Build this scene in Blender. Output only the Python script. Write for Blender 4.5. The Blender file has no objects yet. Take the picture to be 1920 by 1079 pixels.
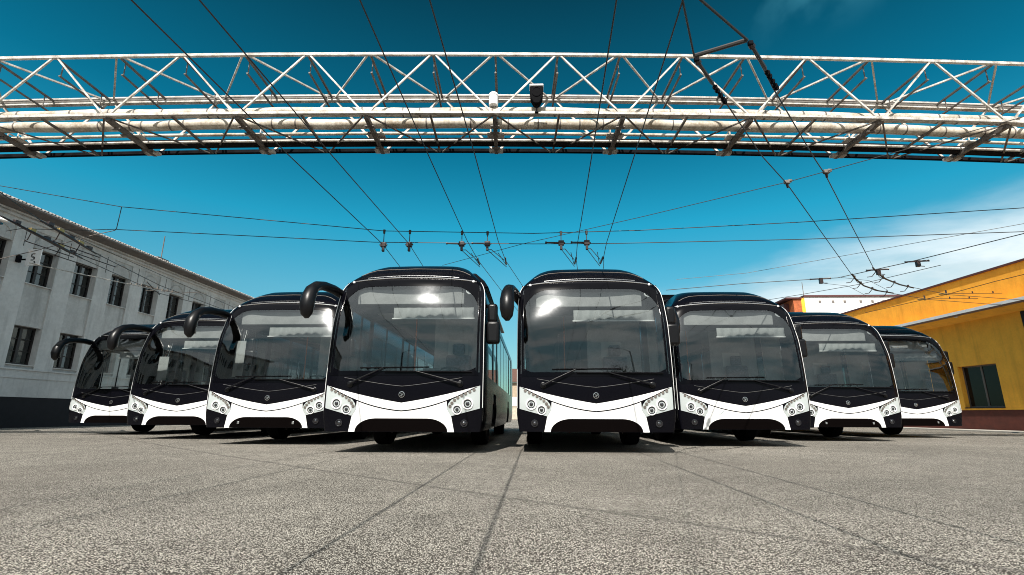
import bpy, math, random
import numpy as np
from mathutils import Vector, Matrix
random.seed(7)
SC = bpy.context.scene
R = math.radians
# ------------------------------------------------------------------ camera
CAM_H = 0.60
cam_d = bpy.data.cameras.new('camera')
cam_d.sensor_width = 36.0
cam_d.lens = 950.0 / 1920.0 * 36.0
cam_d.clip_start = 0.05
cam_d.clip_end = 3000
cam = bpy.data.objects.new('camera', cam_d)
SC.collection.objects.link(cam)
pitch, yaw, roll = math.atan((778 - 540) / 950.0), math.atan(40 / 950.0 * math.cos(math.atan((778 - 540) / 950.0))), R(0.2)
F = Vector((-math.sin(yaw) * math.cos(pitch), math.cos(yaw) * math.cos(pitch), math.sin(pitch)))
RT = Vector((math.cos(yaw), math.sin(yaw), 0)); UP = RT.cross(F)
R2 = RT * math.cos(roll) + UP * math.sin(roll); U2 = -RT * math.sin(roll) + UP * math.cos(roll)
m = Matrix((R2, U2, -F)).transposed().to_4x4(); m.translation = Vector((0, 0, CAM_H))
cam.matrix_world = m
SC.camera = cam
# ------------------------------------------------------------------ sun and sky
SUN_EL, SUN_AZ = 46.0, 10.5            # azimuth measured to the left of straight behind the camera
S = Vector((-math.sin(R(SUN_AZ)) * math.cos(R(SUN_EL)), -math.cos(R(SUN_AZ)) * math.cos(R(SUN_EL)), math.sin(R(SUN_EL))))
sl = bpy.data.lights.new('sun', 'SUN'); sl.energy = 5.0; sl.angle = R(0.3); sl.color = (1.0, 0.95, 0.87)
so = bpy.data.objects.new('sun', sl); SC.collection.objects.link(so)
so.rotation_euler = S.to_track_quat('Z', 'Y').to_euler()
so.location = (0, -20, 30)
W = bpy.data.worlds.new('World'); SC.world = W; W.use_nodes = True
nt = W.node_tree; nt.nodes.clear()
def N(nt, t, **k):
    n = nt.nodes.new(t)
    for a, b in k.items(): setattr(n, a, b)
    return n
def math_(nt, op, a, b=None, c=None, clamp=False):
    n = N(nt, 'ShaderNodeMath', operation=op); n.use_clamp = clamp
    for i, v in enumerate((a, b, c)):
        if v is None: continue
        if isinstance(v, (int, float)): n.inputs[i].default_value = v
        else: nt.links.new(v, n.inputs[i])
    return n.outputs[0]
def maprange(nt, v, a, b, c=0.0, d=1.0, smooth=True):
    n = N(nt, 'ShaderNodeMapRange'); n.interpolation_type = 'SMOOTHSTEP' if smooth else 'LINEAR'
    nt.links.new(v, n.inputs[0])
    for i, x in enumerate((a, b, c, d)): n.inputs[i + 1].default_value = x
    return n.outputs[0]
def mixc(nt, f, a, b, mode='MIX'):
    n = N(nt, 'ShaderNodeMix', data_type='RGBA', blend_type=mode)
    for i, v in ((0, f), (6, a), (7, b)):
        if isinstance(v, (int, float)): n.inputs[i].default_value = v
        elif isinstance(v, tuple): n.inputs[i].default_value = (*v, 1)
        else: nt.links.new(v, n.inputs[i])
    return n.outputs[2]
def noise(nt, vec, scale, detail=4, rough=0.55, dist=0.0):
    n = N(nt, 'ShaderNodeTexNoise'); n.inputs['Scale'].default_value = scale
    n.inputs['Detail'].default_value = detail; n.inputs['Roughness'].default_value = rough
    n.inputs['Distortion'].default_value = dist
    if vec is not None: nt.links.new(vec, n.inputs['Vector'])
    return n.outputs[0]
sky = N(nt, 'ShaderNodeTexSky'); sky.sky_type = 'NISHITA'; sky.sun_disc = False
sky.sun_elevation = R(SUN_EL); sky.sun_rotation = R(180 + SUN_AZ)
sky.air_density = 1.0; sky.dust_density = 0.6; sky.ozone_density = 3.0
tc = N(nt, 'ShaderNodeTexCoord')
sep = N(nt, 'ShaderNodeSeparateXYZ'); nt.links.new(tc.outputs['Generated'], sep.inputs[0])
dx, dy, dz = sep.outputs
# deep teal grading of the clear sky: darker overhead, paler near the horizon
el = maprange(nt, dz, 0.10, 0.72, smooth=False)
ramp = N(nt, 'ShaderNodeValToRGB'); nt.links.new(el, ramp.inputs[0])
cr = ramp.color_ramp
cr.elements[0].position = 0.0; cr.elements[0].color = (0.50, 0.74, 0.66, 1)
cr.elements[1].position = 1.0; cr.elements[1].color = (0.02, 0.24, 0.22, 1)
for p_, c_ in ((0.20, (0.36, 0.90, 0.80, 1)), (0.40, (0.09, 1.0, 0.92, 1)), (0.62, (0.02, 0.66, 0.63, 1))):
    e = cr.elements.new(p_); e.color = c_
teal = mixc(nt, 1.0, sky.outputs[0], ramp.outputs[0], 'MULTIPLY')
# clouds: a bank low on the right, thin wisps high on the right, veil added behind the camera for neutral fill and reflections
mp = N(nt, 'ShaderNodeMapping'); nt.links.new(tc.outputs['Generated'], mp.inputs[0]); mp.inputs['Scale'].default_value = (1, 1, 3.5)
mp.inputs['Rotation'].default_value = (0.25, -0.35, 0)
n1 = noise(nt, mp.outputs[0], 3.2, 7, 0.55, 0.4)
n2 = noise(nt, mp.outputs[0], 9.0, 5, 0.6, 0.2)
lim = math_(nt, 'ADD', math_(nt, 'MULTIPLY', dx, 0.16), 0.195)         # upper edge climbs to the right
lim = math_(nt, 'ADD', lim, math_(nt, 'MULTIPLY', math_(nt, 'SUBTRACT', n1, 0.5), 0.10))
bank = maprange(nt, math_(nt, 'SUBTRACT', lim, dz), -0.025, 0.085)
right = maprange(nt, dx, 0.10, 0.30)
front = maprange(nt, dy, 0.0, 0.3)
bank = math_(nt, 'MULTIPLY', math_(nt, 'MULTIPLY', bank, right), front)
bank = math_(nt, 'MULTIPLY', bank, maprange(nt, n2, 0.3, 0.6, 0.78, 1.0))
mp2 = N(nt, 'ShaderNodeMapping'); nt.links.new(tc.outputs['Generated'], mp2.inputs[0]); mp2.inputs['Rotation'].default_value = (0, 0.9, 0.6); mp2.inputs['Scale'].default_value = (9, 1.6, 9)
n3 = noise(nt, mp2.outputs[0], 1.4, 4, 0.5)
wisp = maprange(nt, n3, 0.50, 0.72)
wisp = math_(nt, 'MULTIPLY', wisp, maprange(nt, dx, 0.30, 0.45))
wisp = math_(nt, 'MULTIPLY', wisp, maprange(nt, dz, 0.56, 0.66))
wisp = math_(nt, 'MULTIPLY', wisp, math_(nt, 'MULTIPLY', front, 0.22))
behind = maprange(nt, dy, 0.1, -0.4)
veil = math_(nt, 'MULTIPLY', behind, maprange(nt, n1, 0.38, 0.60, 0.78, 1.0))
c1 = mixc(nt, wisp, teal, (1.2, 5.2, 6.5))
c2 = mixc(nt, bank, c1, mixc(nt, maprange(nt, n1, 0.4, 0.6), (4.4, 5.5, 5.9), (5.9, 6.7, 7.0)))
c3 = mixc(nt, veil, c2, mixc(nt, maprange(nt, n1, 0.36, 0.62), (2.1, 2.5, 2.6), (4.6, 4.9, 5.0)))
c3 = mixc(nt, math_(nt, 'MULTIPLY', behind, maprange(nt, dz, 0.42, 0.72, 0.0, 0.8)), c3, (7.6, 8.0, 8.2))  # unseen veil brightened upward to lighten the windshield tops
bg = N(nt, 'ShaderNodeBackground'); bg.inputs[1].default_value = 0.10
nt.links.new(c3, bg.inputs[0])
wo = N(nt, 'ShaderNodeOutputWorld'); nt.links.new(bg.outputs[0], wo.inputs[0])
SC.view_settings.view_transform = 'Standard'; SC.view_settings.look = 'None'
SC.view_settings.exposure = 0.6; SC.view_settings.gamma = 1.0
SC.render.engine = 'CYCLES'
SC.cycles.max_bounces = 8; SC.cycles.transparent_max_bounces = 24
SC.cycles.glossy_bounces = 4; SC.cycles.diffuse_bounces = 3
SC.cycles.sample_clamp_indirect = 6.0
SC.cycles.use_denoising = True; SC.cycles.denoising_input_passes = 'RGB_ALBEDO_NORMAL'; SC.cycles.denoising_prefilter = 'ACCURATE'
SC.cycles.pixel_filter_type = 'BLACKMAN_HARRIS'; SC.cycles.filter_width = 1.0
# ------------------------------------------------------------------ materials
MATS = {}
def mat(name, col, rough=0.5, metal=0.0, var=0.0, vscale=4.0, bump=0.0, bscale=30.0, coat=0.0, spec=0.5, dirt=None, streak=0.0):
    if name in MATS: return MATS[name]
    m = bpy.data.materials.new(name); m.use_nodes = True; t = m.node_tree
    b = t.nodes['Principled BSDF']
    b.inputs['Base Color'].default_value = (*col, 1); b.inputs['Roughness'].default_value = rough
    b.inputs['Metallic'].default_value = metal; b.inputs['Coat Weight'].default_value = coat
    b.inputs['Coat Roughness'].default_value = 0.06; b.inputs['Specular IOR Level'].default_value = spec
    tcn = N(t, 'ShaderNodeTexCoord')
    if var > 0:
        f = noise(t, tcn.outputs['Object'], vscale, 6, 0.6)
        f2 = noise(t, tcn.outputs['Object'], vscale * 9, 4, 0.6)
        f = math_(t, 'ADD', math_(t, 'MULTIPLY', f, 0.65), math_(t, 'MULTIPLY', f2, 0.35))
        f = maprange(t, f, 0.32, 0.68)
        lo = tuple(c * (1 - var) for c in col) if dirt is None else dirt
        hi = tuple(min(1, c * (1 + var * 0.6)) for c in col)
        t.links.new(mixc(t, f, lo, hi), b.inputs['Base Color'])
    if streak > 0:
        mpn = N(t, 'ShaderNodeMapping'); t.links.new(tcn.outputs['Object'], mpn.inputs[0]); mpn.inputs['Scale'].default_value = (3.2, 3.2, 0.28)
        sf_ = maprange(t, noise(t, mpn.outputs[0], 1.0, 7, 0.65), 0.48, 0.72, 0.0, streak)
        src = b.inputs['Base Color'].links[0].from_socket
        t.links.new(mixc(t, sf_, src, tuple(c * 0.55 for c in col)), b.inputs['Base Color'])
    if bump > 0:
        bn = N(t, 'ShaderNodeBump'); bn.inputs['Strength'].default_value = bump; bn.inputs['Distance'].default_value = 0.01
        t.links.new(noise(t, tcn.outputs['Object'], bscale, 5, 0.6), bn.inputs['Height'])
        t.links.new(bn.outputs[0], b.inputs['Normal'])
    MATS[name] = m; return m
def glass(name, tint, ior, rough=0.02, bloom=0.0):
    if name in MATS: return MATS[name]
    m = bpy.data.materials.new(name); m.use_nodes = True; t = m.node_tree; t.nodes.clear()
    tr = N(t, 'ShaderNodeBsdfTransparent'); tr.inputs[0].default_value = (*tint, 1)
    gl = N(t, 'ShaderNodeBsdfGlossy'); gl.inputs['Roughness'].default_value = rough
    gl.inputs[0].default_value = (0.9, 0.95, 0.95, 1)
    fr = N(t, 'ShaderNodeFresnel'); fr.inputs[0].default_value = ior
    mx = N(t, 'ShaderNodeMixShader'); t.links.new(fr.outputs[0], mx.inputs[0])
    t.links.new(tr.outputs[0], mx.inputs[1]); t.links.new(gl.outputs[0], mx.inputs[2])
    out = mx.outputs[0]
    if bloom > 0:   # soft gloss layer added to spread the sun's mirror image like glare
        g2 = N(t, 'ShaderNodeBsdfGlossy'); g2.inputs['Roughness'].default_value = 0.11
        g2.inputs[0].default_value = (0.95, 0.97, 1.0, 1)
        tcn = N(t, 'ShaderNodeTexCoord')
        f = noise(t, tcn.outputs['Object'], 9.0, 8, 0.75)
        f = maprange(t, f, 0.35, 0.7, bloom * 0.75, bloom * 1.35)
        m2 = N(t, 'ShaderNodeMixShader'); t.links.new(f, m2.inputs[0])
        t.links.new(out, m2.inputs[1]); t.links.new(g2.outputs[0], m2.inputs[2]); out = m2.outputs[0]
    o = N(t, 'ShaderNodeOutputMaterial'); t.links.new(out, o.inputs[0])
    MATS[name] = m; return m
M_black = mat('black gloss paint', (0.0022, 0.0022, 0.004), 0.25, coat=0.0, spec=0.14, bump=0.02, bscale=3)
M_mask = mat('black front mask', (0.0018, 0.0018, 0.003), 0.10, coat=0.0, spec=0.12)
M_white = mat('white bus paint', (0.88, 0.88, 0.88), 0.3, coat=0.3, var=0.03, vscale=6)
M_lampgrey = mat('headlight surround', (0.42, 0.46, 0.46), 0.35, coat=0.4)
M_silver = mat('silver trim', (0.7, 0.7, 0.7), 0.25, 1.0)
M_edge = mat('pale edge highlight', (0.75, 0.75, 0.74), 0.35)  # bright highlight of the body edge put into this colour
M_rubber = mat('rubber', (0.006, 0.006, 0.007), 0.9, spec=0.05, var=0.4, vscale=20)
M_plastic = mat('black plastic', (0.004, 0.004, 0.005), 0.33, bump=0.12, bscale=200, spec=0.3)
M_grille = mat('grille', (0.002, 0.0012, 0.0012), 0.8, spec=0.03)
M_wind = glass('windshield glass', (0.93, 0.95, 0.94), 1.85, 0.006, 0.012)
M_sideg = glass('side window glass', (0.84, 0.87, 0.86), 1.8, 0.01)
M_lens = mat('lamp lens', (0.10, 0.10, 0.11), 0.05, 0.9, coat=1)
M_dark = mat('dark lamp dish', (0.02, 0.02, 0.025), 0.15, 0.3, coat=1)
M_inter = mat('interior grey', (0.5, 0.53, 0.54), 0.6, var=0.2)
M_interd = mat('interior dark', (0.05, 0.052, 0.056), 0.6, var=0.3)
M_ceil = mat('interior ceiling', (0.7, 0.73, 0.73), 0.6)
M_seat = mat('seat fabric', (0.16, 0.17, 0.20), 0.9, var=0.4, vscale=30)
M_orange = mat('orange grab rail', (0.75, 0.20, 0.06), 0.4)
M_blind = mat('sun blind', (0.24, 0.26, 0.26), 0.7, var=0.12, vscale=12)
M_sign = mat('destination display', (0.20, 0.21, 0.21), 0.35, var=0.2, vscale=5)
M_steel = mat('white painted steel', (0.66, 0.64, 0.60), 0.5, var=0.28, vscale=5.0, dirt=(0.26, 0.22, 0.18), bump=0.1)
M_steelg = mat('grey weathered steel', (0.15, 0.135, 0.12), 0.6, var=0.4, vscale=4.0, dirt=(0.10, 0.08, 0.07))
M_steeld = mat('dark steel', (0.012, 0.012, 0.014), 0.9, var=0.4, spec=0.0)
M_pipe = mat('lagged pipe', (0.70, 0.66, 0.58), 0.6, var=0.2, vscale=2.5, dirt=(0.32, 0.26, 0.19), bump=0.3, bscale=14)
M_wire = mat('overhead wire', (0.04, 0.037, 0.036), 0.5, 0.3)
M_insul = mat('insulator', (0.03, 0.02, 0.02), 0.35)
M_brass = mat('brass clamp', (0.35, 0.25, 0.10), 0.35, 0.8)
# ------------------------------------------------------------------ mesh builder
class MB:
    def __init__(s): s.v = []; s.f = []
    def quad(s, *p):
        n = len(s.v); s.v += [tuple(q) for q in p]; s.f.append(tuple(range(n, n + len(p)))); return s
    def box(s, x0, x1, y0, y1, z0, z1, M=None):
        n = len(s.v)
        P = [(x0, y0, z0), (x1, y0, z0), (x1, y1, z0), (x0, y1, z0), (x0, y0, z1), (x1, y0, z1), (x1, y1, z1), (x0, y1, z1)]
        if M is not None: P = [tuple(M @ Vector(p)) for p in P]
        s.v += P
        s.f += [tuple(n + i for i in q) for q in ((0, 3, 2, 1), (4, 5, 6, 7), (0, 1, 5, 4), (1, 2, 6, 5), (2, 3, 7, 6), (3, 0, 4, 7))]
        return s
    def bar(s, p0, p1, w, h, up=(0, 0, 1)):
        p0, p1 = Vector(p0), Vector(p1); d = p1 - p0; L = d.length; d.normalize()
        u = Vector(up); a = d.cross(u)
        if a.length < 1e-3: a = d.cross(Vector((1, 0, 0)))
        a.normalize(); b = a.cross(d)
        Mx = Matrix((a, d, b)).transposed().to_4x4(); Mx.translation = p0
        return s.box(-w / 2, w / 2, 0, L, -h / 2, h / 2, Mx)
    def tube(s, pts, r, n=8, cap=True, sq=1.0):
        pts = [Vector(p) for p in pts]; k = len(pts)
        rs = r if isinstance(r, (list, tuple)) else [r] * k
        T = []
        for i in range(k):
            d = pts[min(i + 1, k - 1)] - pts[max(i - 1, 0)]; T.append(d.normalized())
        a = T[0].cross(Vector((0, 0, 1)))
        if a.length < 1e-2: a = T[0].cross(Vector((0, 1, 0)))
        a.normalize(); base = len(s.v)
        for i in range(k):
            a = (a - T[i] * a.dot(T[i])).normalized(); b = T[i].cross(a)
            for j in range(n):
                t = 2 * math.pi * j / n
                s.v.append(tuple(pts[i] + a * math.cos(t) * rs[i] + b * math.sin(t) * rs[i] * sq))
        for i in range(k - 1):
            for j in range(n):
                q = base + i * n; j2 = (j + 1) % n
                s.f.append((q + j, q + j2, q + n + j2, q + n + j))
        if cap:
            s.f.append(tuple(base + j for j in range(n))[::-1]); s.f.append(tuple(base + (k - 1) * n + j for j in range(n)))
        return s
    def lathe(s, prof, M, n=24):     # prof (r, axial); axis = local z of M
        base = len(s.v); k = len(prof)
        for r_, z_ in prof:
            for j in range(n):
                t = 2 * math.pi * j / n
                s.v.append(tuple(M @ Vector((r_ * math.cos(t), r_ * math.sin(t), z_))))
        for i in range(k - 1):
            for j in range(n):
                q = base + i * n; j2 = (j + 1) % n
                s.f.append((q + j, q + j2, q + n + j2, q + n + j))
        return s
    def grid(s, P):                  # P[row][col]
        base = len(s.v); nc = len(P[0])
        for row in P: s.v += [tuple(p) for p in row]
        for i in range(len(P) - 1):
            for j in range(nc - 1):
                a = base + i * nc + j; s.f.append((a, a + 1, a + nc + 1, a + nc))
        return s
    def extrude(s, poly, d):         # closed polygon of 3-D points pushed along d
        n = len(poly); b = len(s.v); d = Vector(d)
        s.v += [tuple(p) for p in poly] + [tuple(Vector(p) + d) for p in poly]
        s.f.append(tuple(range(b, b + n))[::-1]); s.f.append(tuple(range(b + n, b + 2 * n)))
        for i in range(n):
            j = (i + 1) % n; s.f.append((b + i, b + j, b + n + j, b + n + i))
        return s
    def build(s, name, material, parent=None, smooth=35, bevel=0):
        me = bpy.data.meshes.new(name); me.from_pydata(s.v, [], s.f); me.update()
        me.materials.append(material)
        if smooth:
            me.polygons.foreach_set('use_smooth', [True] * len(me.polygons))
            me.set_sharp_from_angle(angle=R(smooth))
        o = bpy.data.objects.new(name, me); SC.collection.objects.link(o)
        if parent is not None: o.parent = parent
        if bevel:
            b = o.modifiers.new('bevel', 'BEVEL'); b.width = bevel; b.segments = 3; b.limit_method = 'ANGLE'
        return o
def tag(o, label=None, cat=None, group=None, kind=None):
    if label: o['label'] = label
    if cat: o['category'] = cat
    if group: o['group'] = group
    if kind: o['kind'] = kind
    return o
def empty(name, loc=(0, 0, 0), rz=0.0):
    o = bpy.data.objects.new(name, None); SC.collection.objects.link(o); o.location = loc; o.rotation_euler = (0, 0, rz)
    o.empty_display_size = 0.2; return o
def copy_tree(o, parent=None):
    c = o.copy(); SC.collection.objects.link(c)
    if parent is not None: c.parent = parent
    for ch in [x for x in CH.get(o.name, [])]: copy_tree(ch, c)
    return c
CH = {}
def spl(xs, ys):
    xs = np.array(xs, float); ys = np.array(ys, float)
    d = np.diff(ys) / np.diff(xs); mm = np.zeros(len(xs)); mm[0] = d[0]; mm[-1] = d[-1]
    for i in range(1, len(xs) - 1):
        mm[i] = 0 if d[i - 1] * d[i] <= 0 else 2 * d[i - 1] * d[i] / (d[i - 1] + d[i])
    def f(x):
        x = min(max(x, xs[0]), xs[-1]); i = min(max(int(np.searchsorted(xs, x)) - 1, 0), len(xs) - 2)
        h = xs[i + 1] - xs[i]; t = (x - xs[i]) / h
        return float(ys[i] * (2 * t**3 - 3 * t**2 + 1) + h * mm[i] * (t**3 - 2 * t**2 + t) + ys[i + 1] * (-2 * t**3 + 3 * t**2) + h * mm[i + 1] * (t**3 - t**2))
    return f
# ------------------------------------------------------------------ ground
g = MB().quad((-400, -300, 0), (400, -300, 0), (400, 600, 0), (-400, 600, 0))
gm = bpy.data.materials.new('worn asphalt'); gm.use_nodes = True; t = gm.node_tree; b = t.nodes['Principled BSDF']
gp = N(t, 'ShaderNodeNewGeometry').outputs['Position']
big = noise(t, gp, 0.35, 5, 0.55); mid = noise(t, gp, 2.2, 5, 0.6); fine = noise(t, gp, 60, 5, 0.75)
vo = N(t, 'ShaderNodeTexVoronoi'); vo.feature = 'F1'; vo.inputs['Scale'].default_value = 135; t.links.new(gp, vo.inputs['Vector'])
vo2 = N(t, 'ShaderNodeTexVoronoi'); vo2.feature = 'F1'; vo2.inputs['Scale'].default_value = 140; t.links.new(gp, vo2.inputs['Vector'])
stone = maprange(t, vo.outputs['Distance'], 0.15, 0.75, 1.0, 0.0)
sc_ = N(t, 'ShaderNodeSeparateColor'); t.links.new(vo.outputs['Color'], sc_.inputs[0])
tone = math_(t, 'MULTIPLY', stone, maprange(t, sc_.outputs[0], 0, 1, 0.35, 1.0, False))
tone = math_(t, 'ADD', math_(t, 'MULTIPLY', tone, 0.7), math_(t, 'MULTIPLY', fine, 0.45))
tone = maprange(t, tone, 0.27, 0.73, 0, 1)
col = mixc(t, tone, (0.055, 0.048, 0.040), (0.73, 0.685, 0.60))
sh = maprange(t, math_(t, 'ADD', math_(t, 'MULTIPLY', big, 0.6), math_(t, 'MULTIPLY', mid, 0.4)), 0.32, 0.68, 0.72, 1.12)
shc = N(t, 'ShaderNodeCombineColor'); [t.links.new(sh, shc.inputs[i]) for i in range(3)]
col = mixc(t, 1.0, col, shc.outputs[0], 'MULTIPLY')
# dark curved lines across the yard, tyre marks among them: circles (centre, radius, half width, strength)
def circ(p, q, s_):
    (ax, ay), (bx, by), (cx, cy) = p, q, s_
    d = 2 * (ax * (by - cy) + bx * (cy - ay) + cx * (ay - by))
    if abs(d) < 1e-3: d = 1e-3
    ux = ((ax * ax + ay * ay) * (by - cy) + (bx * bx + by * by) * (cy - ay) + (cx * cx + cy * cy) * (ay - by)) / d
    uy = ((ax * ax + ay * ay) * (cx - bx) + (bx * bx + by * by) * (ax - cx) + (cx * cx + cy * cy) * (bx - ax)) / d
    return ux, uy, math.hypot(ax - ux, ay - uy)
yard_lines = [(((-6.65, 6.41), (-7.6, 8.6), (-8.85, 11.23)), .03, .35), (((-9.33, 11.9), (-2.34, 5.79), (1.94, 2.33)), .035, .6),
          (((-6.5, 9.0), (0.5, 5.0), (6.0, 6.4)), .03, .22), (((3.0, 2.6), (5.0, 5.5), (9.0, 9.2)), .03, .25), (((-8.0, 5.5), (-2.0, 4.3), (5.0, 7.5)), .03, .2)]
acc = None
jit = math_(t, 'MULTIPLY', math_(t, 'SUBTRACT', noise(t, gp, 1.3, 3), 0.5), 0.06)
for P3, hw, st in yard_lines:
    ux, uy, rr = circ(*P3)
    vm = N(t, 'ShaderNodeVectorMath', operation='DISTANCE'); t.links.new(gp, vm.inputs[0]); vm.inputs[1].default_value = (ux, uy, 0)
    dd = math_(t, 'ABSOLUTE', math_(t, 'ADD', math_(t, 'SUBTRACT', vm.outputs['Value'], rr), jit))
    v = maprange(t, dd, hw * 0.3, hw * 1.5, st, 0.0)
    acc = v if acc is None else math_(t, 'MAXIMUM', acc, v)
acc = math_(t, 'MULTIPLY', acc, maprange(t, math_(t, 'ADD', math_(t, 'MULTIPLY', mid, .6), math_(t, 'MULTIPLY', fine, .5)), 0.35, 0.75, 0.45, 1.1))
col = mixc(t, acc, col, (0.055, 0.050, 0.047))
dn = N(t, 'ShaderNodeVectorMath', operation='ADD'); t.links.new(gp, dn.inputs[0])
nz = N(t, 'ShaderNodeTexNoise'); nz.inputs['Scale'].default_value = 1.6; nz.inputs['Detail'].default_value = 5; t.links.new(gp, nz.inputs['Vector'])
nzs = N(t, 'ShaderNodeVectorMath', operation='SCALE'); t.links.new(nz.outputs['Color'], nzs.inputs[0]); nzs.inputs['Scale'].default_value = 1.1; t.links.new(nzs.outputs[0], dn.inputs[1])
vc = N(t, 'ShaderNodeTexVoronoi'); vc.feature = 'DISTANCE_TO_EDGE'; vc.inputs['Scale'].default_value = 0.32; t.links.new(dn.outputs[0], vc.inputs['Vector'])
crk = math_(t, 'MULTIPLY', maprange(t, vc.outputs['Distance'], 0.0, 0.006, 0.35, 0.0), maprange(t, mid, 0.42, 0.6))
col = mixc(t, crk, col, (0.05, 0.045, 0.04))
pat = maprange(t, noise(t, gp, 0.16, 3, 0.4), 0.48, 0.60, 0.0, 0.30)
col = mixc(t, pat, col, (0.12, 0.105, 0.09))
oil = maprange(t, noise(t, gp, 0.9, 3, 0.4), 0.68, 0.78, 0, 0.35)
col = mixc(t, oil, col, (0.07, 0.062, 0.055))
t.links.new(col, b.inputs['Base Color']); b.inputs['Roughness'].default_value = 0.85; b.inputs['Specular IOR Level'].default_value = 0.25
bn = N(t, 'ShaderNodeBump'); bn.inputs['Strength'].default_value = 0.8; bn.inputs['Distance'].default_value = 0.008
t.links.new(math_(t, 'ADD', math_(t, 'MULTIPLY', stone, 0.8), math_(t, 'MULTIPLY', fine, 0.5)), bn.inputs['Height']); t.links.new(bn.outputs[0], b.inputs['Normal'])
tag(g.build('ground', gm, smooth=0), kind='structure')
# ------------------------------------------------------------------ trolleybus
yf = spl([.30, .6, .8, 1.05, 1.25, 1.6, 2.0, 2.4, 2.7, 2.83, 2.92, 3.04, 3.18, 3.30, 3.39],
         [.05, .02, .0, .0, .005, .022, .065, .150, .245, .292, .34, .47, .69, .96, 1.45])
wf = spl([.30, .62, 1.25, 2.0, 2.5, 2.72, 2.85, 3.0, 3.15, 3.28, 3.35, 3.39], [1.235, 1.276, 1.276, 1.272, 1.262, 1.235, 1.17, 1.06, .945, .845, .79, .70])
ed = spl([.30, .8, 1.25, 2.0, 2.5, 2.8, 3.0, 3.2, 3.39], [.13, .10, .11, .17, .32, .46, .68, 1.0, 1.65])   # where the front edge meets the side
bw = spl([.30, 1.05, 1.4, 2.0, 2.6, 2.9, 3.4], [.045, .045, .05, .07, .12, .10, .05])
def fy(x, z):
    w = wf(z); ax = min(abs(x), w); r = min(.30, w * .5); k = ax - (w - r)
    bo = bw(z); y = yf(z) + bo * (ax / w) ** 2
    if k > 0: y += max(.03, ed(z) - yf(z) - bo) * (1 - math.sqrt(max(0, 1 - (k / r) ** 2)))
    return y
def nrm(x, z):
    e = .004; n = Vector(((fy(x + e, z) - fy(x - e, z)) / (2 * e), -1, (fy(x, z + e) - fy(x, z - e)) / (2 * e))); return n.normalized()
def on(x, z, off=0.0): return Vector((x, fy(x, z), z)) + nrm(x, z) * off
def panel(xs, zb, zt, off, nr=6):
    mb = MB(); P = []
    for i in range(nr + 1): P.append([on(x, zb(x) + (zt(x) - zb(x)) * i / nr, off) for x in xs])
    mb.grid(P); return mb
def lin(a, b, n): return [a + (b - a) * i / n for i in range(n + 1)]
def frame_at(x, z, off=0.0):
    n = nrm(x, z); a = Vector((1, 0, 0)); a = (a - n * a.dot(n)).normalized(); b_ = n.cross(a)
    Mx = Matrix((a, b_, n)).transposed().to_4x4(); Mx.translation = on(x, z, off); return Mx
WX = 0.955
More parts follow.
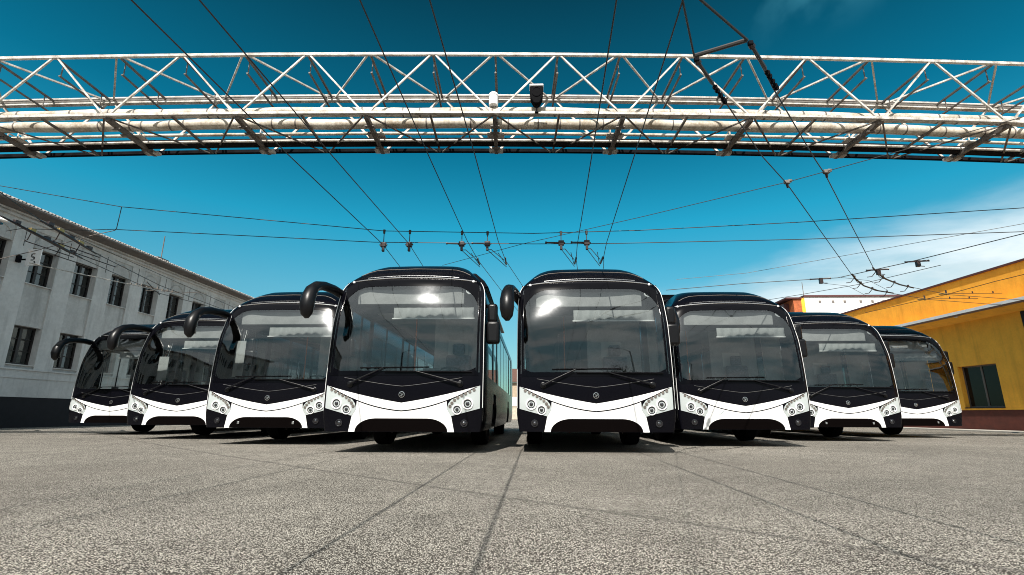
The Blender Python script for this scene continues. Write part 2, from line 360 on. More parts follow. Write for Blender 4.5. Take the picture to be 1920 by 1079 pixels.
def make_bus():
    root = empty('trolleybus')
    # ---- shell
    rows = [.33, .38, .45, .6, .8, 1.0, 1.13, 1.25, 1.45, 1.7, 1.95, 2.2, 2.5, 2.68, 2.80, 2.86, 2.91, 2.96, 3.02, 3.08, 3.15, 3.22, 3.28, 3.33, 3.365, 3.39]
    cs = sorted(set([-1, -.998, -.99, -.975, -WX, -.92, -.88, -.84, -.8, -.75, .75, .8, .84, .88, .92, WX, .975, .99, .998, 1] + [round(-.7 + .1 * i, 3) for i in range(15)]))
    ys = [.95, 1.35, 2.15, 2.35, 3.05, 3.25, 3.4, 4.7, 4.78, 6.1, 6.18, 7.5, 7.58, 8.05, 8.25, 8.95, 9.15, 9.3, 10.7, 10.85, 12.0]
    P = []
    for z in rows:
        w = wf(z); fe = fy(w, z)
        side = [max(y, fe + .01 * (i + 1)) for i, y in enumerate(ys)]
        P.append([(-w, y, z) for y in reversed(side)] + [(c * w, fy(c * w, z), z) for c in cs] + [(w, y, z) for y in side])
    ns = len(ys); nf = len(cs); nc = 2 * ns + nf
    glassy = [(.95, 2.15), (2.35, 3.25), (3.4, 4.7), (4.78, 6.1), (6.18, 7.5), (7.58, 8.95), (9.3, 10.7)]
    doors = [(.95, 2.15), (4.78, 6.1)]
    shell = MB(); base = 0
    for row in P: shell.v += [tuple(p) for p in row]
    for i in range(len(rows) - 1):
        zm = (rows[i] + rows[i + 1]) / 2
        for j in range(nc - 1):
            if ns <= j < ns + nf - 1:
                cm = (cs[j - ns] + cs[j - ns + 1]) / 2
                if abs(cm) < WX and 1.25 < zm < 2.80: continue
            elif j < ns - 1 or j >= ns + nf:
                left = j < ns - 1
                if left: ym = (ys[ns - 1 - j] + ys[ns - 2 - j]) / 2
                else: k = j - ns - nf; ym = (ys[k] + ys[k + 1]) / 2
                if 1.25 < zm < 2.5 and any(a < ym < b_ for a, b_ in glassy): continue
                if left and .45 < zm < 2.5 and any(a < ym < b_ for a, b_ in doors): continue
                if zm < .8 and (2.15 < ym < 3.25 or 8.05 < ym < 9.15): continue
                if zm < 1.0 and (2.35 < ym < 3.05 or 8.25 < ym < 8.95): continue
            a = i * nc + j; shell.f.append((a, a + 1, a + nc + 1, a + nc))
    top = len(rows) - 1
    shell.f.append(tuple(top * nc + j for j in range(nc)))            # roof
    for i in range(len(rows) - 1):
        a, b2 = i * nc, i * nc + nc - 1; shell.f.append((b2, a, a + nc, b2 + nc))   # rear wall
    shell.build('body_shell', M_black, root, smooth=50)
    ub = MB().box(-1.24, 1.24, .45, 2.1, .34, .40); ub.box(-1.24, 1.24, 3.3, 8.0, .34, .40); ub.box(-1.24, 1.24, 9.2, 11.98, .34, .40)
    ub.box(-.78, .78, 2.1, 3.3, .34, .40); ub.box(-.78, .78, 8.0, 9.2, .34, .40); ub.box(-.8, .8, .16, .45, .335, .395)
    ub.box(-1.1, 1.1, .3, .45, .34, .399)
    for y0, y1 in ((2.1, 3.3), (8.0, 9.2)):
        for s in (-1, 1):
            ub.box(min(s * .78, s * .8), max(s * .78, s * .8), y0, y1, .34, 1.02); ub.box(min(s * .8, s * 1.24), max(s * .8, s * 1.24), y0, y1, 1.0, 1.02)
    ub.box(-.5, .5, 2.62, 2.78, .26, .34); ub.box(-.15, .15, 4.2, 7.6, .24, .34); ub.box(-.9, -.3, 3.6, 4.6, .22, .34); ub.box(.3, .95, 5.0, 6.6, .24, .34)
    ub.build('underbody', M_plastic, root)
    # ---- windshield and frit
    ws = MB(); P = []
    for i in range(41):
        z = 1.25 + 1.55 * i / 40; w = wf(z)
        P.append([(c * w, fy(c * w, z), z) for c in [WX * math.sin(math.pi / 2 * q / 24) for q in range(-24, 25)]])
    ws.grid(P); ws.build('windshield', M_wind, root, smooth=180)
    def inner(x):
        a = abs(x)
        if a <= .72: return 2.735
        if a < 1.165: return 2.27 + .465 * math.sqrt(max(0, 1 - ((a - .72) / .445) ** 2))
        return 1.23
    xs = [1.2 * math.sin(math.pi / 2 * q / 40) for q in range(-40, 41)]
    fr = panel(xs, inner, lambda x: 2.85, .004, 8)
    fr2 = panel(xs, lambda x: 1.2, lambda x: 1.275 + .10 * max(0, (abs(x) - 1.0) / .2) ** 2 if abs(x) < 1.165 else 1.25, .0045, 2)
    n0 = len(fr.v); fr.v += fr2.v; fr.f += [tuple(i + n0 for i in f) for f in fr2.f]
    fr.build('windshield_frame', M_mask, root, smooth=180)
    # ---- white front
    band_t = lambda x: .773 + .15 * abs(x) + .055 * x * x
    crease = lambda x: .648 + .0735 * abs(x) + .208 * x * x
    xs = [1.232 * math.sin(math.pi / 2 * q / 50) for q in range(-50, 51)]
    panel(xs, lambda x: min(crease(x) + .010, band_t(x) - .004), band_t, .005, 3).build('white_band', M_white, root, smooth=180)
    def arch(x):
        a = abs(x)
        if a < .40: return .535
        return .33 + .205 * math.sqrt(max(0, 1 - ((a - .40) / .335) ** 2)) if a < .735 else .33
    def wtop(x):
        a = abs(x)
        if a <= .715: return crease(x) - .009
        if a < .79: return .69 - (a - .715) / .075 * .125
        return .565 - (a - .79) / .048 * .235
    xs = sorted([s * q for q in [0.0] + [i * .04 for i in range(1, 11)] + [.42, .46, .5, .54, .58, .61, .64, .66, .68, .695, .708, .715, .722, .728, .732, .735, .74, .75, .77, .79, .81, .837] for s in ((-1, 1) if q > 0 else (1,))])
    panel(xs, arch, wtop, .006, 5).build('white_bumper_panel', M_white, root, smooth=180)
    panel([s * .733 for s in lin(-1, 1, 24)], lambda x: .335, lambda x: max(.34, arch(x) - .006), .002, 3).build('grille', M_grille, root, smooth=180)
    # ---- lamps
    def ht(a):
        pts = [(.722, .69), (.745, .765), (.80, .835), (.88, .893), (1.0, .955), (1.12, 1.008), (1.232, 1.035)]
        return float(np.interp(a, [p[0] for p in pts], [p[1] for p in pts]))
    def hb(a):
        pts = [(.722, .675), (.785, .572), (.9, .602), (1.232, .69)]
        return float(np.interp(a, [p[0] for p in pts], [p[1] for p in pts]))
    for s in (-1, 1):
        xs = [s * v for v in ([.722, .745, .765, .785] + lin(.80, 1.232, 16))]
        if s < 0: xs = xs[::-1]
        hu = panel(xs, lambda x: hb(abs(x)), lambda x: min(ht(abs(x)), crease(x) - .012), .010, 5).build('headlight_unit', M_lampgrey, root, smooth=180)
        for hx, hz, hr in ((1.045, .762, .062), (.880, .672, .055)):
            Mx = frame_at(s * hx, hz, .010)
            MB().lathe([(hr * 1.45, -.004), (hr * 1.4, .010), (hr * 1.22, .013), (hr * 1.05, .004)], Mx, 28).build('lamp_ring', M_white, hu, smooth=60)
            MB().lathe([(hr * 1.05, .004), (hr, .014), (hr * .9, .010), (hr * .75, -.006), (0.001, -.012)], Mx, 28).build('lamp_dish', M_dark, hu, smooth=60)
            MB().lathe([(hr * .5, -.008), (hr * .48, .006), (hr * .3, .015), (0.001, .018)], Mx, 20).build('lamp_lens', M_lens, hu, smooth=80)
        for (qx, qz) in ((1.14, .975), (1.075, .945), (1.01, .915), (.95, .885), (.89, .853), (.84, .815), (.80, .77), (.77, .722)):
            Mx = frame_at(s * qx, qz, .009)
            MB().lathe([(.025, .0), (.025, .008), (.0195, .009)], Mx, 14).lathe([(.017, .004), (.001, .006)], Mx, 14).build('marker_led', M_steelg, hu, smooth=60)
        Mx = frame_at(s * .992, .465, .004)
        fl = MB().lathe([(.058, -.002), (.056, .012), (.047, .014), (.045, .002), (.001, -.004)], Mx, 24).build('fog_light', M_dark, root, smooth=60)
        MB().lathe([(.036, .0), (.03, .012), (.001, .02)], Mx, 18).build('lamp_lens', M_lens, fl, smooth=80)
        MB().lathe([(.024, -.002), (.02, .02), (.001, .026)], frame_at(s * 1.05, 2.84, .0), 14).build('marker_light', M_white, root, smooth=80)
        # edge highlight put in as a pale tube along the front's sides
        MB().tube([(s * wf(z) * .9995, fy(s * wf(z) * .9995, z) - .004, z) for z in lin(.70, 2.85, 30)], .005, 6).build('edge_highlight', M_edge, root)
        MB().tube([(s * (wf(z) + .001), fy(s * wf(z), z) + .07, z) for z in lin(.5, 2.86, 24)], .004, 5).build('panel_joint', M_silver, root)
    # ---- trim above windshield, roof brow
    xs = lin(-1.1, 1.1, 40)
    zc = lambda x: 2.90 - .055 * (x / 1.05) ** 2
    MB().tube([on(x, zc(x), .006) for x in xs], .010, 6).build('chrome_strip', M_silver, root)
    MB().tube([on(x, zc(x) + .045, .004) for x in lin(-.8, .8, 30)], .006, 5).build('chrome_strip', M_silver, root)
    MB().tube([on(x, z, .004) for x, z in [(-.98, 2.99), (-.86, 3.06), (-.72, 3.11), (-.5, 3.13), (0, 3.14), (.5, 3.13), (.72, 3.11), (.86, 3.06), (.98, 2.99)]], .006, 5).build('brow_seam', M_steelg, root)
    MB().tube([on(x, 1.03 + .11 * (abs(x) / .8) ** 1.25, .003) for x in lin(-.95, .95, 26)], .004, 5).build('flap_seam', mat('dull seam', (.07,.07,.07), .5), root)
    # ---- emblem: ring with a winged arrow
    Mx = frame_at(0, .90, .004)
    em = MB().lathe([(.046, -.002), (.048, .008), (.040, .009), (.038, .003)], Mx, 28).build('emblem', M_silver, root, smooth=50)
    ar = MB()
    def flat(pts): ar.extrude([Mx @ Vector((x, y, .002)) for x, y in pts], nrm(0, .9) * .004)
    flat([(-.006, -.028), (.008, -.028), (.008, .0), (.014, .0), (.002, .016), (-.012, .0), (-.006, .0)])
    flat([(.006, -.012), (.030, .004), (.026, .020), (.010, .008)])
    flat([(-.030, .006), (-.014, .022), (.012, .026), (-.006, .017)])
    flat([(-.028, -.014), (-.008, -.012), (-.008, -.018), (-.022, -.022)])
    ar.build('winged_arrow', M_silver, em, smooth=0)
    # ---- wipers
    for (pv, en, b0, b1) in (((-.85, 1.06), (-.32, 1.315), (-.70, 1.318), (.42, 1.328)), ((.92, 1.07), (.22, 1.262), (-.30, 1.262), (1.10, 1.255))):
        w_ = MB().tube([on(pv[0], pv[1], .04), on(pv[0] + (en[0] - pv[0]) * .3, pv[1] + (en[1] - pv[1]) * .33, .055), on(*en, .045)], [.020, .015, .009], 6)
        w_.lathe([(.05, -.002), (.05, .012), (.028, .02), (.022, .045), (.001, .05)], frame_at(*pv, 0), 14)
        wi = w_.build('wiper', M_plastic, root, smooth=60)
        n_ = 14
        MB().tube([on(b0[0] + (b1[0] - b0[0]) * i / n_, b0[1] + (b1[1] - b0[1]) * i / n_, .028) for i in range(n_ + 1)], .011, 5).build('wiper_blade', M_rubber, wi)
    # ---- mirrors
    pth = [(-1.20, .78, 2.57), (-1.28, .50, 2.635), (-1.335, .20, 2.67), (-1.375, -.10, 2.655), (-1.40, -.32, 2.60), (-1.415, -.46, 2.50), (-1.42, -.53, 2.37), (-1.42, -.56, 2.23), (-1.415, -.55, 2.10), (-1.41, -.54, 2.03)]
    MB().tube(pth, [.085, .088, .088, .088, .092, .104, .118, .116, .09, .03], 16, sq=.85).build('mirror_arm', M_plastic, root, smooth=80)
    MB().box(-1.49, -1.35, -.472, -.445, 2.12, 2.38).build('mirror_glass', M_silver, root, bevel=.005)
    mm = MB().box(1.30, 1.475, .36, .54, 2.12, 2.45).build('mirror', M_plastic, root, bevel=.05)
    MB().box(1.285, 1.515, .33, .54, 1.76, 2.14).build('mirror_lower_housing', M_plastic, mm, bevel=.05)
    MB().tube([(1.20, .66, 2.42), (1.28, .56, 2.44), (1.38, .48, 2.38), (1.40, .46, 2.1)], .035, 8).build('mirror_bracket', M_plastic, mm)
    MB().box(1.31, 1.49, .545, .552, 1.80, 2.10).box(1.32, 1.455, .545, .552, 2.17, 2.41).build('mirror_glass', M_silver, mm, smooth=0)
    # ---- wheels
    for y in (2.7, 8.6):
        for s in (-1, 1):
            Mx = Matrix.Translation((s * .985, y, .48)) @ Matrix.Rotation(s * math.pi / 2, 4, 'Y')
            tr_ = MB().lathe([(.27, -.14), (.45, -.145), (.475, -.12), (.48, 0), (.475, .13), (.45, .155), (.30, .15), (.285, .13)], Mx, 40).build('wheel', M_rubber, root, smooth=40)
            rm = MB().lathe([(.285, .13), (.27, .10), (.24, .06), (.16, .06), (.15, .11), (.09, .13), (.001, .13)], Mx, 32).lathe([(.28, -.13), (.001, -.10)], Mx, 32)
            for q in range(10):
                a = q * math.pi / 5; rm.lathe([(.013, .06), (.013, .085), (.001, .087)], Mx @ Matrix.Translation((.2 * math.cos(a), .2 * math.sin(a), 0)), 6)
            rm.build('rim', M_steelg, tr_, smooth=40)
    # ---- side windows and doors
    for s in (-1, 1):
        for k, (a, b_) in enumerate(glassy):
            if s < 0 and (a, b_) in doors:
                d = MB(); zz = [.45, .6, .8, 1.0, 1.25, 1.7, 2.2, 2.5]
                d.grid([[(s * (wf(z) - .012), y, z) for y in (a, b_)] for z in zz])
                dg = d.build('door', M_sideg, root, smooth=60)
                fr_ = MB(); mid_ = (a + b_) / 2
                for y in (a + .03, mid_, b_ - .03):
                    fr_.tube([(s * (wf(z) - .006), y, z) for z in zz], .022, 4, True)
                for z in (.48, 2.47): fr_.tube([(s * (wf(z) - .006), a, z), (s * (wf(z) - .006), b_, z)], .025, 4)
                fr_.build('door_frame', M_plastic, dg, smooth=0)
            else:
                MB().grid([[(s * (wf(z) - .010), y, z) for y in (a, b_)] for z in (1.25, 1.7, 2.2, 2.5)]).build('side_window', M_sideg, root, smooth=60)
    # ---- interior
    MB().box(-1.2, 1.2, .35, 11.9, .405, .415).build('interior_floor', M_interd, root, smooth=0)
    MB().box(-1.15, 1.15, 1.1, 11.9, 2.62, 2.66).build('ceiling', M_ceil, root, smooth=0)
    sg = MB().box(-.95, .90, .37, .46, 2.44, 2.71).build('destination_display', M_sign, root, bevel=.01)
    MB().box(-1.02, 1.02, .55, 1.1, 2.42, 2.78).build('display_housing', M_interd, root, bevel=.02)
    MB().lathe([(.062, .0), (.06, .02), (.05, .024), (.045, .01), (.001, .008)], frame_at(1.0, 2.66, -.03), 24).build('round_sensor', M_inter, root, smooth=50)
    MB().box(.70, .80, .44, .445, 2.735, 2.75).build('sticker', M_white, root, smooth=0)
    bl = MB(); P = []
    for i in range(2):
        P.append([(x, .33 + .014 * math.sin(x * 34) * (1 - i * .6), (2.19, 2.37)[i]) for x in lin(-.30, 1.08, 80)])
    bl.grid(P); bb_ = bl.build('sun_blind', M_blind, root, smooth=180)
    MB().box(-.32, 1.10, .315, .34, 2.17, 2.19).build('blind_rail', M_ceil, bb_, smooth=0)
    ds = MB().box(-1.12, 1.12, .38, .72, .9, 1.20).box(.15, 1.1, .72, 1.1, .8, 1.16).build('dashboard', M_interd, root, bevel=.05)
    MB().box(.25, .95, .55, .85, 1.16, 1.30).build('instrument_hood', M_plastic, ds, bevel=.05)
    MB().box(-.55, -.35, .55, .6, 1.2, 1.36).build('card_reader', M_interd, ds, bevel=.02)
    Mx = Matrix.Translation((.62, .98, 1.28)) @ Matrix.Rotation(R(-28), 4, 'X')
    sw = MB()
    ring = [Mx @ Vector((.24 * math.cos(a), .24 * math.sin(a), 0)) for a in lin(0, 2 * math.pi, 32)]
    sw.tube(ring, .016, 8, False); sw.bar(Mx @ Vector((-.23, 0, 0)), Mx @ Vector((.23, 0, 0)), .05, .02); sw.bar(Mx @ Vector((0, -.23, -.01)), Mx @ Vector((0, 0, -.01)), .05, .02)
    sw.tube([Mx @ Vector((0, 0, 0)), Mx @ Vector((0, 0, -.35))], .035, 8)
    sw.build('steering_wheel', M_plastic, root, smooth=60)
    st = MB().box(.38, .86, 1.35, 1.85, .85, 1.0).box(.38, .86, 1.75, 1.9, 1.0, 1.72).box(.5, .74, 1.78, 1.9, 1.74, 1.95).build('driver_seat', M_seat, root, bevel=.04)
    pt = MB().box(.1, 1.18, 2.02, 2.05, .42, 2.6).build('driver_partition', M_inter, root, smooth=0)
    MB().box(.38, .78, 2.005, 2.018, 1.72, 2.05).build('notice', M_ceil, pt, smooth=0)
    for s, x0 in ((-1, -1.12), (1, .28)):
        for k, y in enumerate((3.5, 4.3, 6.6, 7.4, 8.4, 9.3, 10.2)):
            if s < 0 and 4 < y < 6.2: continue
            st = MB().box(x0, x0 + .84, y, y + .45, .78, .88).box(x0, x0 + .39, y + .38, y + .46, .88, 1.48).box(x0 + .45, x0 + .84, y + .38, y + .46, .88, 1.48).box(x0 + .1, x0 + .7, y + .1, y + .3, .41, .78)
            so_ = st.build('passenger_seat', M_seat, root, bevel=.03)
            MB().tube([(x0 + .48, y + .42, 1.48), (x0 + .48, y + .42, 1.56), (x0 + .8, y + .42, 1.56), (x0 + .8, y + .42, 1.48)], .018, 6).build('grab_handle', M_orange, so_)
    for x, y in ((-.35, 2.3), (.35, 3.3), (-.35, 4.7), (.35, 6.3), (-.35, 6.3), (.35, 8.2)):
        MB().tube([(x, y, .42), (x, y, 2.62)], .017, 6).build('pole', M_orange if y < 3 else M_inter, root)
    MB().box(-1.15, 1.15, 11.0, 11.05, .42, 2.62).build('rear_bulkhead', M_inter, root, smooth=0)
    # ---- roof equipment
    pod = [(-1.10, 3.36), (1.10, 3.36), (1.0, 3.52), (.80, 3.70), (-.80, 3.70), (-1.0, 3.52)]
    pb = MB().extrude([(x, 2.9, z) for x, z in pod], (0, 6.6, 0)).extrude([(x * .9, 2.35, 3.36 + (z - 3.36) * .3) for x, z in pod], (0, .549, 0))
    pb.build('roof_pod', M_black, root, bevel=.04)
    for s in (-.35, .35):
        MB().tube([(s, 7.2, 3.55), (s, 12.4, 3.72)], .03, 8).tube([(s, 7.2, 3.35), (s, 7.2, 3.6)], .09, 10).build('trolley_pole', M_plastic, root)
    return root
def children_index():
    CH.clear()
    for o in bpy.data.objects:
        if o.parent is not None: CH.setdefault(o.parent.name, []).append(o)
bus0 = make_bus()
children_index()
BUS = [(-11.97, 14.29, 'farthest left trolleybus, its mirror arm overlapping the grey building'),
       (-8.46, 12.05, 'second trolleybus from the left, between the farthest left bus and the third'),
       (-5.26, 10.08, 'third trolleybus from the left, with two small bright sockets in its grille'),
       (-2.07, 8.11, 'left one of the two large foremost centre trolleybuses, its side visible at the gap'),
       (1.02, 8.4, "right one of the two large foremost centre trolleybuses, sun glare at its windshield's left"),
       (4.15, 10.33, 'third trolleybus from the right, faint smudge on its white front panel'),
       (7.56, 12.79, 'second trolleybus from the right, in front of the long white building'),
       (10.72, 15.01, 'farthest right trolleybus, nearest the yellow building')]
BUSES = []
for i, (x, y, lb) in enumerate(BUS):
    o = bus0 if i == 0 else copy_tree(bus0)
    o.location = (x, y, 0); o.rotation_euler = (0, 0, R((0, 0, 0, 0, 0, 0, 0, 0)[i]))
    tag(o, lb, 'trolleybus', 'trolleybuses parked in a chevron'); BUSES.append(o)
for i in (2, 6, 7):
    for s in (-1, 1):
        p = on(s * .55, .425, .006)
        MB().box(p.x - .022, p.x + .022, p.y - .012, p.y + .01, .40, .45).build('tow_socket_cover', M_silver, BUSES[i], bevel=.004)
sm = MB().extrude([on(a, b_, .0085) for a, b_ in ((-.52, .62), (-.50, .61), (-.43, .66), (-.41, .70), (-.42, .69), (-.48, .635))], (0, -.001, 0))
sm.build('smudge', mat('grey smudge', (.35, .42, .42), .6), BUSES[5], smooth=0)
for q, (x0, x1, z0, z1) in ((2, (-1.12, -.90, 1.35, 2.12)), (1, (-1.05, -.80, 1.40, 2.0)), (4, (.62, .86, 1.30, 1.42)), (3, (.2, .5, 1.26, 1.36))):
    MB().box(x0, x1, .56, .565, z0, z1).build('route_card', M_blind, BUSES[q], smooth=0)
# ------------------------------------------------------------------ pipe bridge
PB = empty('pipe_bridge', (0, 9.91, 0), math.atan(.045))
tag(PB, 'long white lattice steel pipe bridge crossing high over the yard from side to side', 'pipe bridge')
def cmb(x): return .18 * (1 - (x / 11.5) ** 2)
ZB, ZT, DP, SP, X0 = 6.87, 8.37, 1.66, 2.84, -.80
def zb(x): return ZB + cmb(x)
def zt(x): return ZT + cmb(x)
KR = range(-6, 7)
XA, XB = X0 + SP * -6.5, X0 + SP * 6.5
def chord(y, zf, w, h, name, m_, dz=0):
    mb = MB(); xs = lin(XA, XB, 26)
    for a, b_ in zip(xs[:-1], xs[1:]): mb.bar((a, y, zf(a) + dz), (b_, y, zf(b_) + dz), w, h)
    mb.build(name, m_, PB, smooth=0)
chord(0, zt, .065, .06, 'top_chord', M_steel); chord(0, zb, .07, .06, 'bottom_chord', M_steel)
chord(DP, zt, .12, .17, 'top_chord', M_steel); chord(DP, zb, .09, .08, 'bottom_chord', M_steeld)  # rear bottom chord: shade under the pipes put into its near-black colour
chord(DP - .07, zt, .01, .02, 'cable', M_steelg, .03); chord(DP - .075, zt, .01, .015, 'cable', M_steelg, -.02)
for k in KR:
    xm, xr, xl = X0 + SP * k, X0 + SP * (k + .5), X0 + SP * (k - .5)
    for y in (0, DP):
        for sx, xe in ((-1, xl), (1, xr)):
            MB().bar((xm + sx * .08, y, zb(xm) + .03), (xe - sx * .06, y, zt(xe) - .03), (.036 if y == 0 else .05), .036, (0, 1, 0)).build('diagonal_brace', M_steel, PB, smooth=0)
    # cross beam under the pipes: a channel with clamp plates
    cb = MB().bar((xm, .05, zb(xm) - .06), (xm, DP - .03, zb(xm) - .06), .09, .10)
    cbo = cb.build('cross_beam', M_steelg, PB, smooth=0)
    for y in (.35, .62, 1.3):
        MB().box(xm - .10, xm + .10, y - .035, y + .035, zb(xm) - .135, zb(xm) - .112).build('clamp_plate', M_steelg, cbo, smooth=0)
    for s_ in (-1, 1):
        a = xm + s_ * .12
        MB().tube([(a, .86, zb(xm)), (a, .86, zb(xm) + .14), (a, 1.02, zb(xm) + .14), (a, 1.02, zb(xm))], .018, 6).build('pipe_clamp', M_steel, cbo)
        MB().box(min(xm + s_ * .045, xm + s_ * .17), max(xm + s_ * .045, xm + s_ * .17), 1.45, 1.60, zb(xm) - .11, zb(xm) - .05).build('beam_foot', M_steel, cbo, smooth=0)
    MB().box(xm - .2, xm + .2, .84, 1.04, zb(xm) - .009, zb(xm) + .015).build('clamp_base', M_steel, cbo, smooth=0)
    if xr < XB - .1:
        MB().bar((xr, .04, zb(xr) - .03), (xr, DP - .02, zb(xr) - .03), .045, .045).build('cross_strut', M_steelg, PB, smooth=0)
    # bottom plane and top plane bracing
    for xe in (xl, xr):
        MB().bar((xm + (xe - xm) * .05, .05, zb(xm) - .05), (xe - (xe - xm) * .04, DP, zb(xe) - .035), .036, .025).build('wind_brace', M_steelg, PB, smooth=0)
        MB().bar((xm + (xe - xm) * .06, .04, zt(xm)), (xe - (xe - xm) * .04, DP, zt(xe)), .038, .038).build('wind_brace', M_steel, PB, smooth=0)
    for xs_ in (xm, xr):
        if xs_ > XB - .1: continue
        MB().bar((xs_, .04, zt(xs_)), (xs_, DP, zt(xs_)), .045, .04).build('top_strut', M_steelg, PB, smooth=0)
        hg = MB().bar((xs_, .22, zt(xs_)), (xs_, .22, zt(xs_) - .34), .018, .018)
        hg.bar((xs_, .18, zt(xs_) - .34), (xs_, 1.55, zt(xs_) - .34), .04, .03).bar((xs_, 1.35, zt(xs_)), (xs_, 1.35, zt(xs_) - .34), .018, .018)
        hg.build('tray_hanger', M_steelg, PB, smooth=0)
def pipe(y, dz, r, name, m_, wob=.012, step=.5):
    pts = []; n = int((XB - XA - .4) / step)
    for i in range(n + 1):
        x = XA + .2 + (XB - XA - .4) * i / n
        pts.append((x, y, zb(x) + dz + wob * math.sin(x * 1.3 + y * 7) + wob * .7 * math.sin(x * 3.1)))
    o = MB().tube(pts, r, 18).build(name, m_, PB, smooth=60)
    return o, pts
for y, dz, r in ((.24, .17, .105), (.62, .115, .115)):
    o, pts = pipe(y, dz, r, 'insulated_pipe', M_pipe)
    rg = MB(); rnd = random.Random(int(y * 100))
    for i in range(2, len(pts) - 2):
        if rnd.random() < .55:
            a, b_ = Vector(pts[i]), Vector(pts[i + 1]); f_ = rnd.random() * .7
            p = a.lerp(b_, f_); q = a.lerp(b_, f_ + .06)
            rg.tube([p, q], r + .006, 18)
    rg.build('pipe_band', M_steelg, o, smooth=60)
pipe(.94, .05, .038, 'thin_pipe', M_pipe, .003); pipe(1.16, .0, .03, 'thin_pipe', M_steel, .002)
pipe(1.30, .03, .105, 'large_pipe', mat('shaded lagged pipe', (.02, .018, .018), .9, var=.4, vscale=2, spec=.0), .004)  # pipe lies in shadow; that shade is put into its near-black colour
for xx in (XA - .1, XB + .1):     # trestles beyond both edges of the picture
    tr_ = MB()
    for y in (0, DP): tr_.bar((xx, y, 0), (xx, y, zt(xx)), .22, .22)
    for z in (2.2, 4.4, 6.4): tr_.bar((xx, 0, z), (xx, DP, z), .1, .1)
    tr_.bar((xx, 0, .3), (xx, DP, 2.2), .08, .08); tr_.bar((xx, DP, 2.3), (xx, 0, 4.3), .08, .08)
    tr_.build('trestle', M_steel, PB, smooth=0)
# floodlight on the near bottom chord, and a pale capped box beside it
fl = empty('floodlight', (.125, 9.84, zb(.1) - .045)); tag(fl, 'dark glass-fronted floodlight with a pale top, standing on the white bridge chord', 'floodlight')
MB().tube([(0, 0, 0), (0, 0, .20)], .018, 8).box(-.04, .04, -.03, .03, -.0, .02).build('stem', M_steeld, fl)
hd = MB()
sec = [(.02, .18), (.07, .20), (.135, .34), (.15, .60)]
loops = []
for w_, z_ in sec: loops.append([(-w_, -.10, z_), (w_, -.10, z_), (w_, .10, z_), (-w_, .10, z_)])
for L in loops: hd.v += L
for i in range(3):
    for j in range(4): hd.f.append((i * 4 + j, i * 4 + (j + 1) % 4, i * 4 + 4 + (j + 1) % 4, i * 4 + 4 + j))
hd.f.append((3, 2, 1, 0)); hd.f.append((12, 13, 14, 15))
M_fl = mat('matt black housing', (.01, .01, .011), .9, spec=0.0)
hb_ = hd.build('housing', M_fl, fl, bevel=.03)
MB().box(-.155, .155, -.115, .11, .602, .655).build('top_cover', M_white, fl, bevel=.02)
MB().lathe([(.105, 0), (.105, .012), (.09, .014), (.088, .004)], Matrix.Translation((0, -.10, .46)) @ Matrix.Rotation(math.pi / 2, 4, 'X') @ Matrix.Scale(1.15, 4, (0, 1, 0)), 28).build('reflector_ring', M_steeld, fl)
MB().lathe([(.088, .004), (.05, -.0), (.001, .006)], Matrix.Translation((0, -.10, .46)) @ Matrix.Rotation(math.pi / 2, 4, 'X') @ Matrix.Scale(1.15, 4, (0, 1, 0)), 28).build('lamp_glass', M_fl, fl)
cp = MB().lathe([(.001, 0), (.10, 0), (.105, .05), (.10, .23), (.108, .24), (.108, .27), (.09, .30), (.001, .31)], Matrix.Translation((-.84, 10.02, zb(-.84) + .28)), 24)
tag(cp.build('junction_cap', M_white), 'round white capped canister on the bridge pipes, left of the floodlight', 'canister')
# ------------------------------------------------------------------ overhead wires
def wire(name, pts, r, label, cat='wire', group=None, m_=None, sag=0.0):
    P = []
    for a, b_ in zip(pts[:-1], pts[1:]):
        a, b_ = Vector(a), Vector(b_); L = (b_ - a).length; n = max(2, int(L / 1.5)) if sag or L > 3 else 1
        for i in range(n):
            q = a.lerp(b_, i / n); q.z -= sag * 4 * (i / n) * (1 - i / n) * (L / 20) ** 2 * 1.0; P.append(q)
    P.append(Vector(pts[-1]))
    o = MB().tube(P, r, 6).build(name, m_ or M_wire, None, smooth=60)
    return tag(o, label, cat, group)
RW = .0092; Z = 4.8; CW = 'contact wires over the yard'  # overhead wire and fitting positions below are scaled down about the camera
def zy(y): return Z
for x0, x1, x2, x3, lb in ((-4.24, -4.06, -3.8, -3.88, 'left wire of the outer left pair passing the bridge'),
                           (-3.53, -3.34, -3.12, -3.19, 'right wire of the outer left pair passing the bridge')):
    wire('contact_wire', [(x0 - .1, -25, Z), (x0, 2.5, Z), (x1, 7.51, Z), (x2, 12.1, Z), (x3, 14.3, Z), (x3 - .2, 38, Z)], RW, lb, 'wire', CW)
wire('contact_wire', [(-1.93, -25.2, Z), (-1.78, 4.34, Z), (-1.72, 7.5, Z), (-1.61, 11.93, Z), (-1.51, 13.61, Z), (-1.08, 17.14, Z), (1.68, 37.8, Z)], RW, 'contact wire left of the white canister, bending towards the gap between the centre buses', 'wire', CW)
wire('contact_wire', [(-1.18, -25.2, Z), (-1.05, 4.37, Z), (-0.94, 7.62, Z), (-0.84, 11.93, Z), (-0.74, 13.61, Z), (-0.39, 16.04, Z), (2.52, 37.8, Z)], RW, 'contact wire that crosses the bridge just left of the white canister', 'wire', CW)
wire('contact_wire', [(0.46, -25.2, Z), (0.9, 4.44, Z), (1.01, 7.69, Z), (1.16, 12.35, Z), (1.23, 13.52, Z), (1.36, 14.62, Z), (2.86, 37.8, Z)], RW, 'steep contact wire right of the floodlight, nearest to it', 'wire', CW)
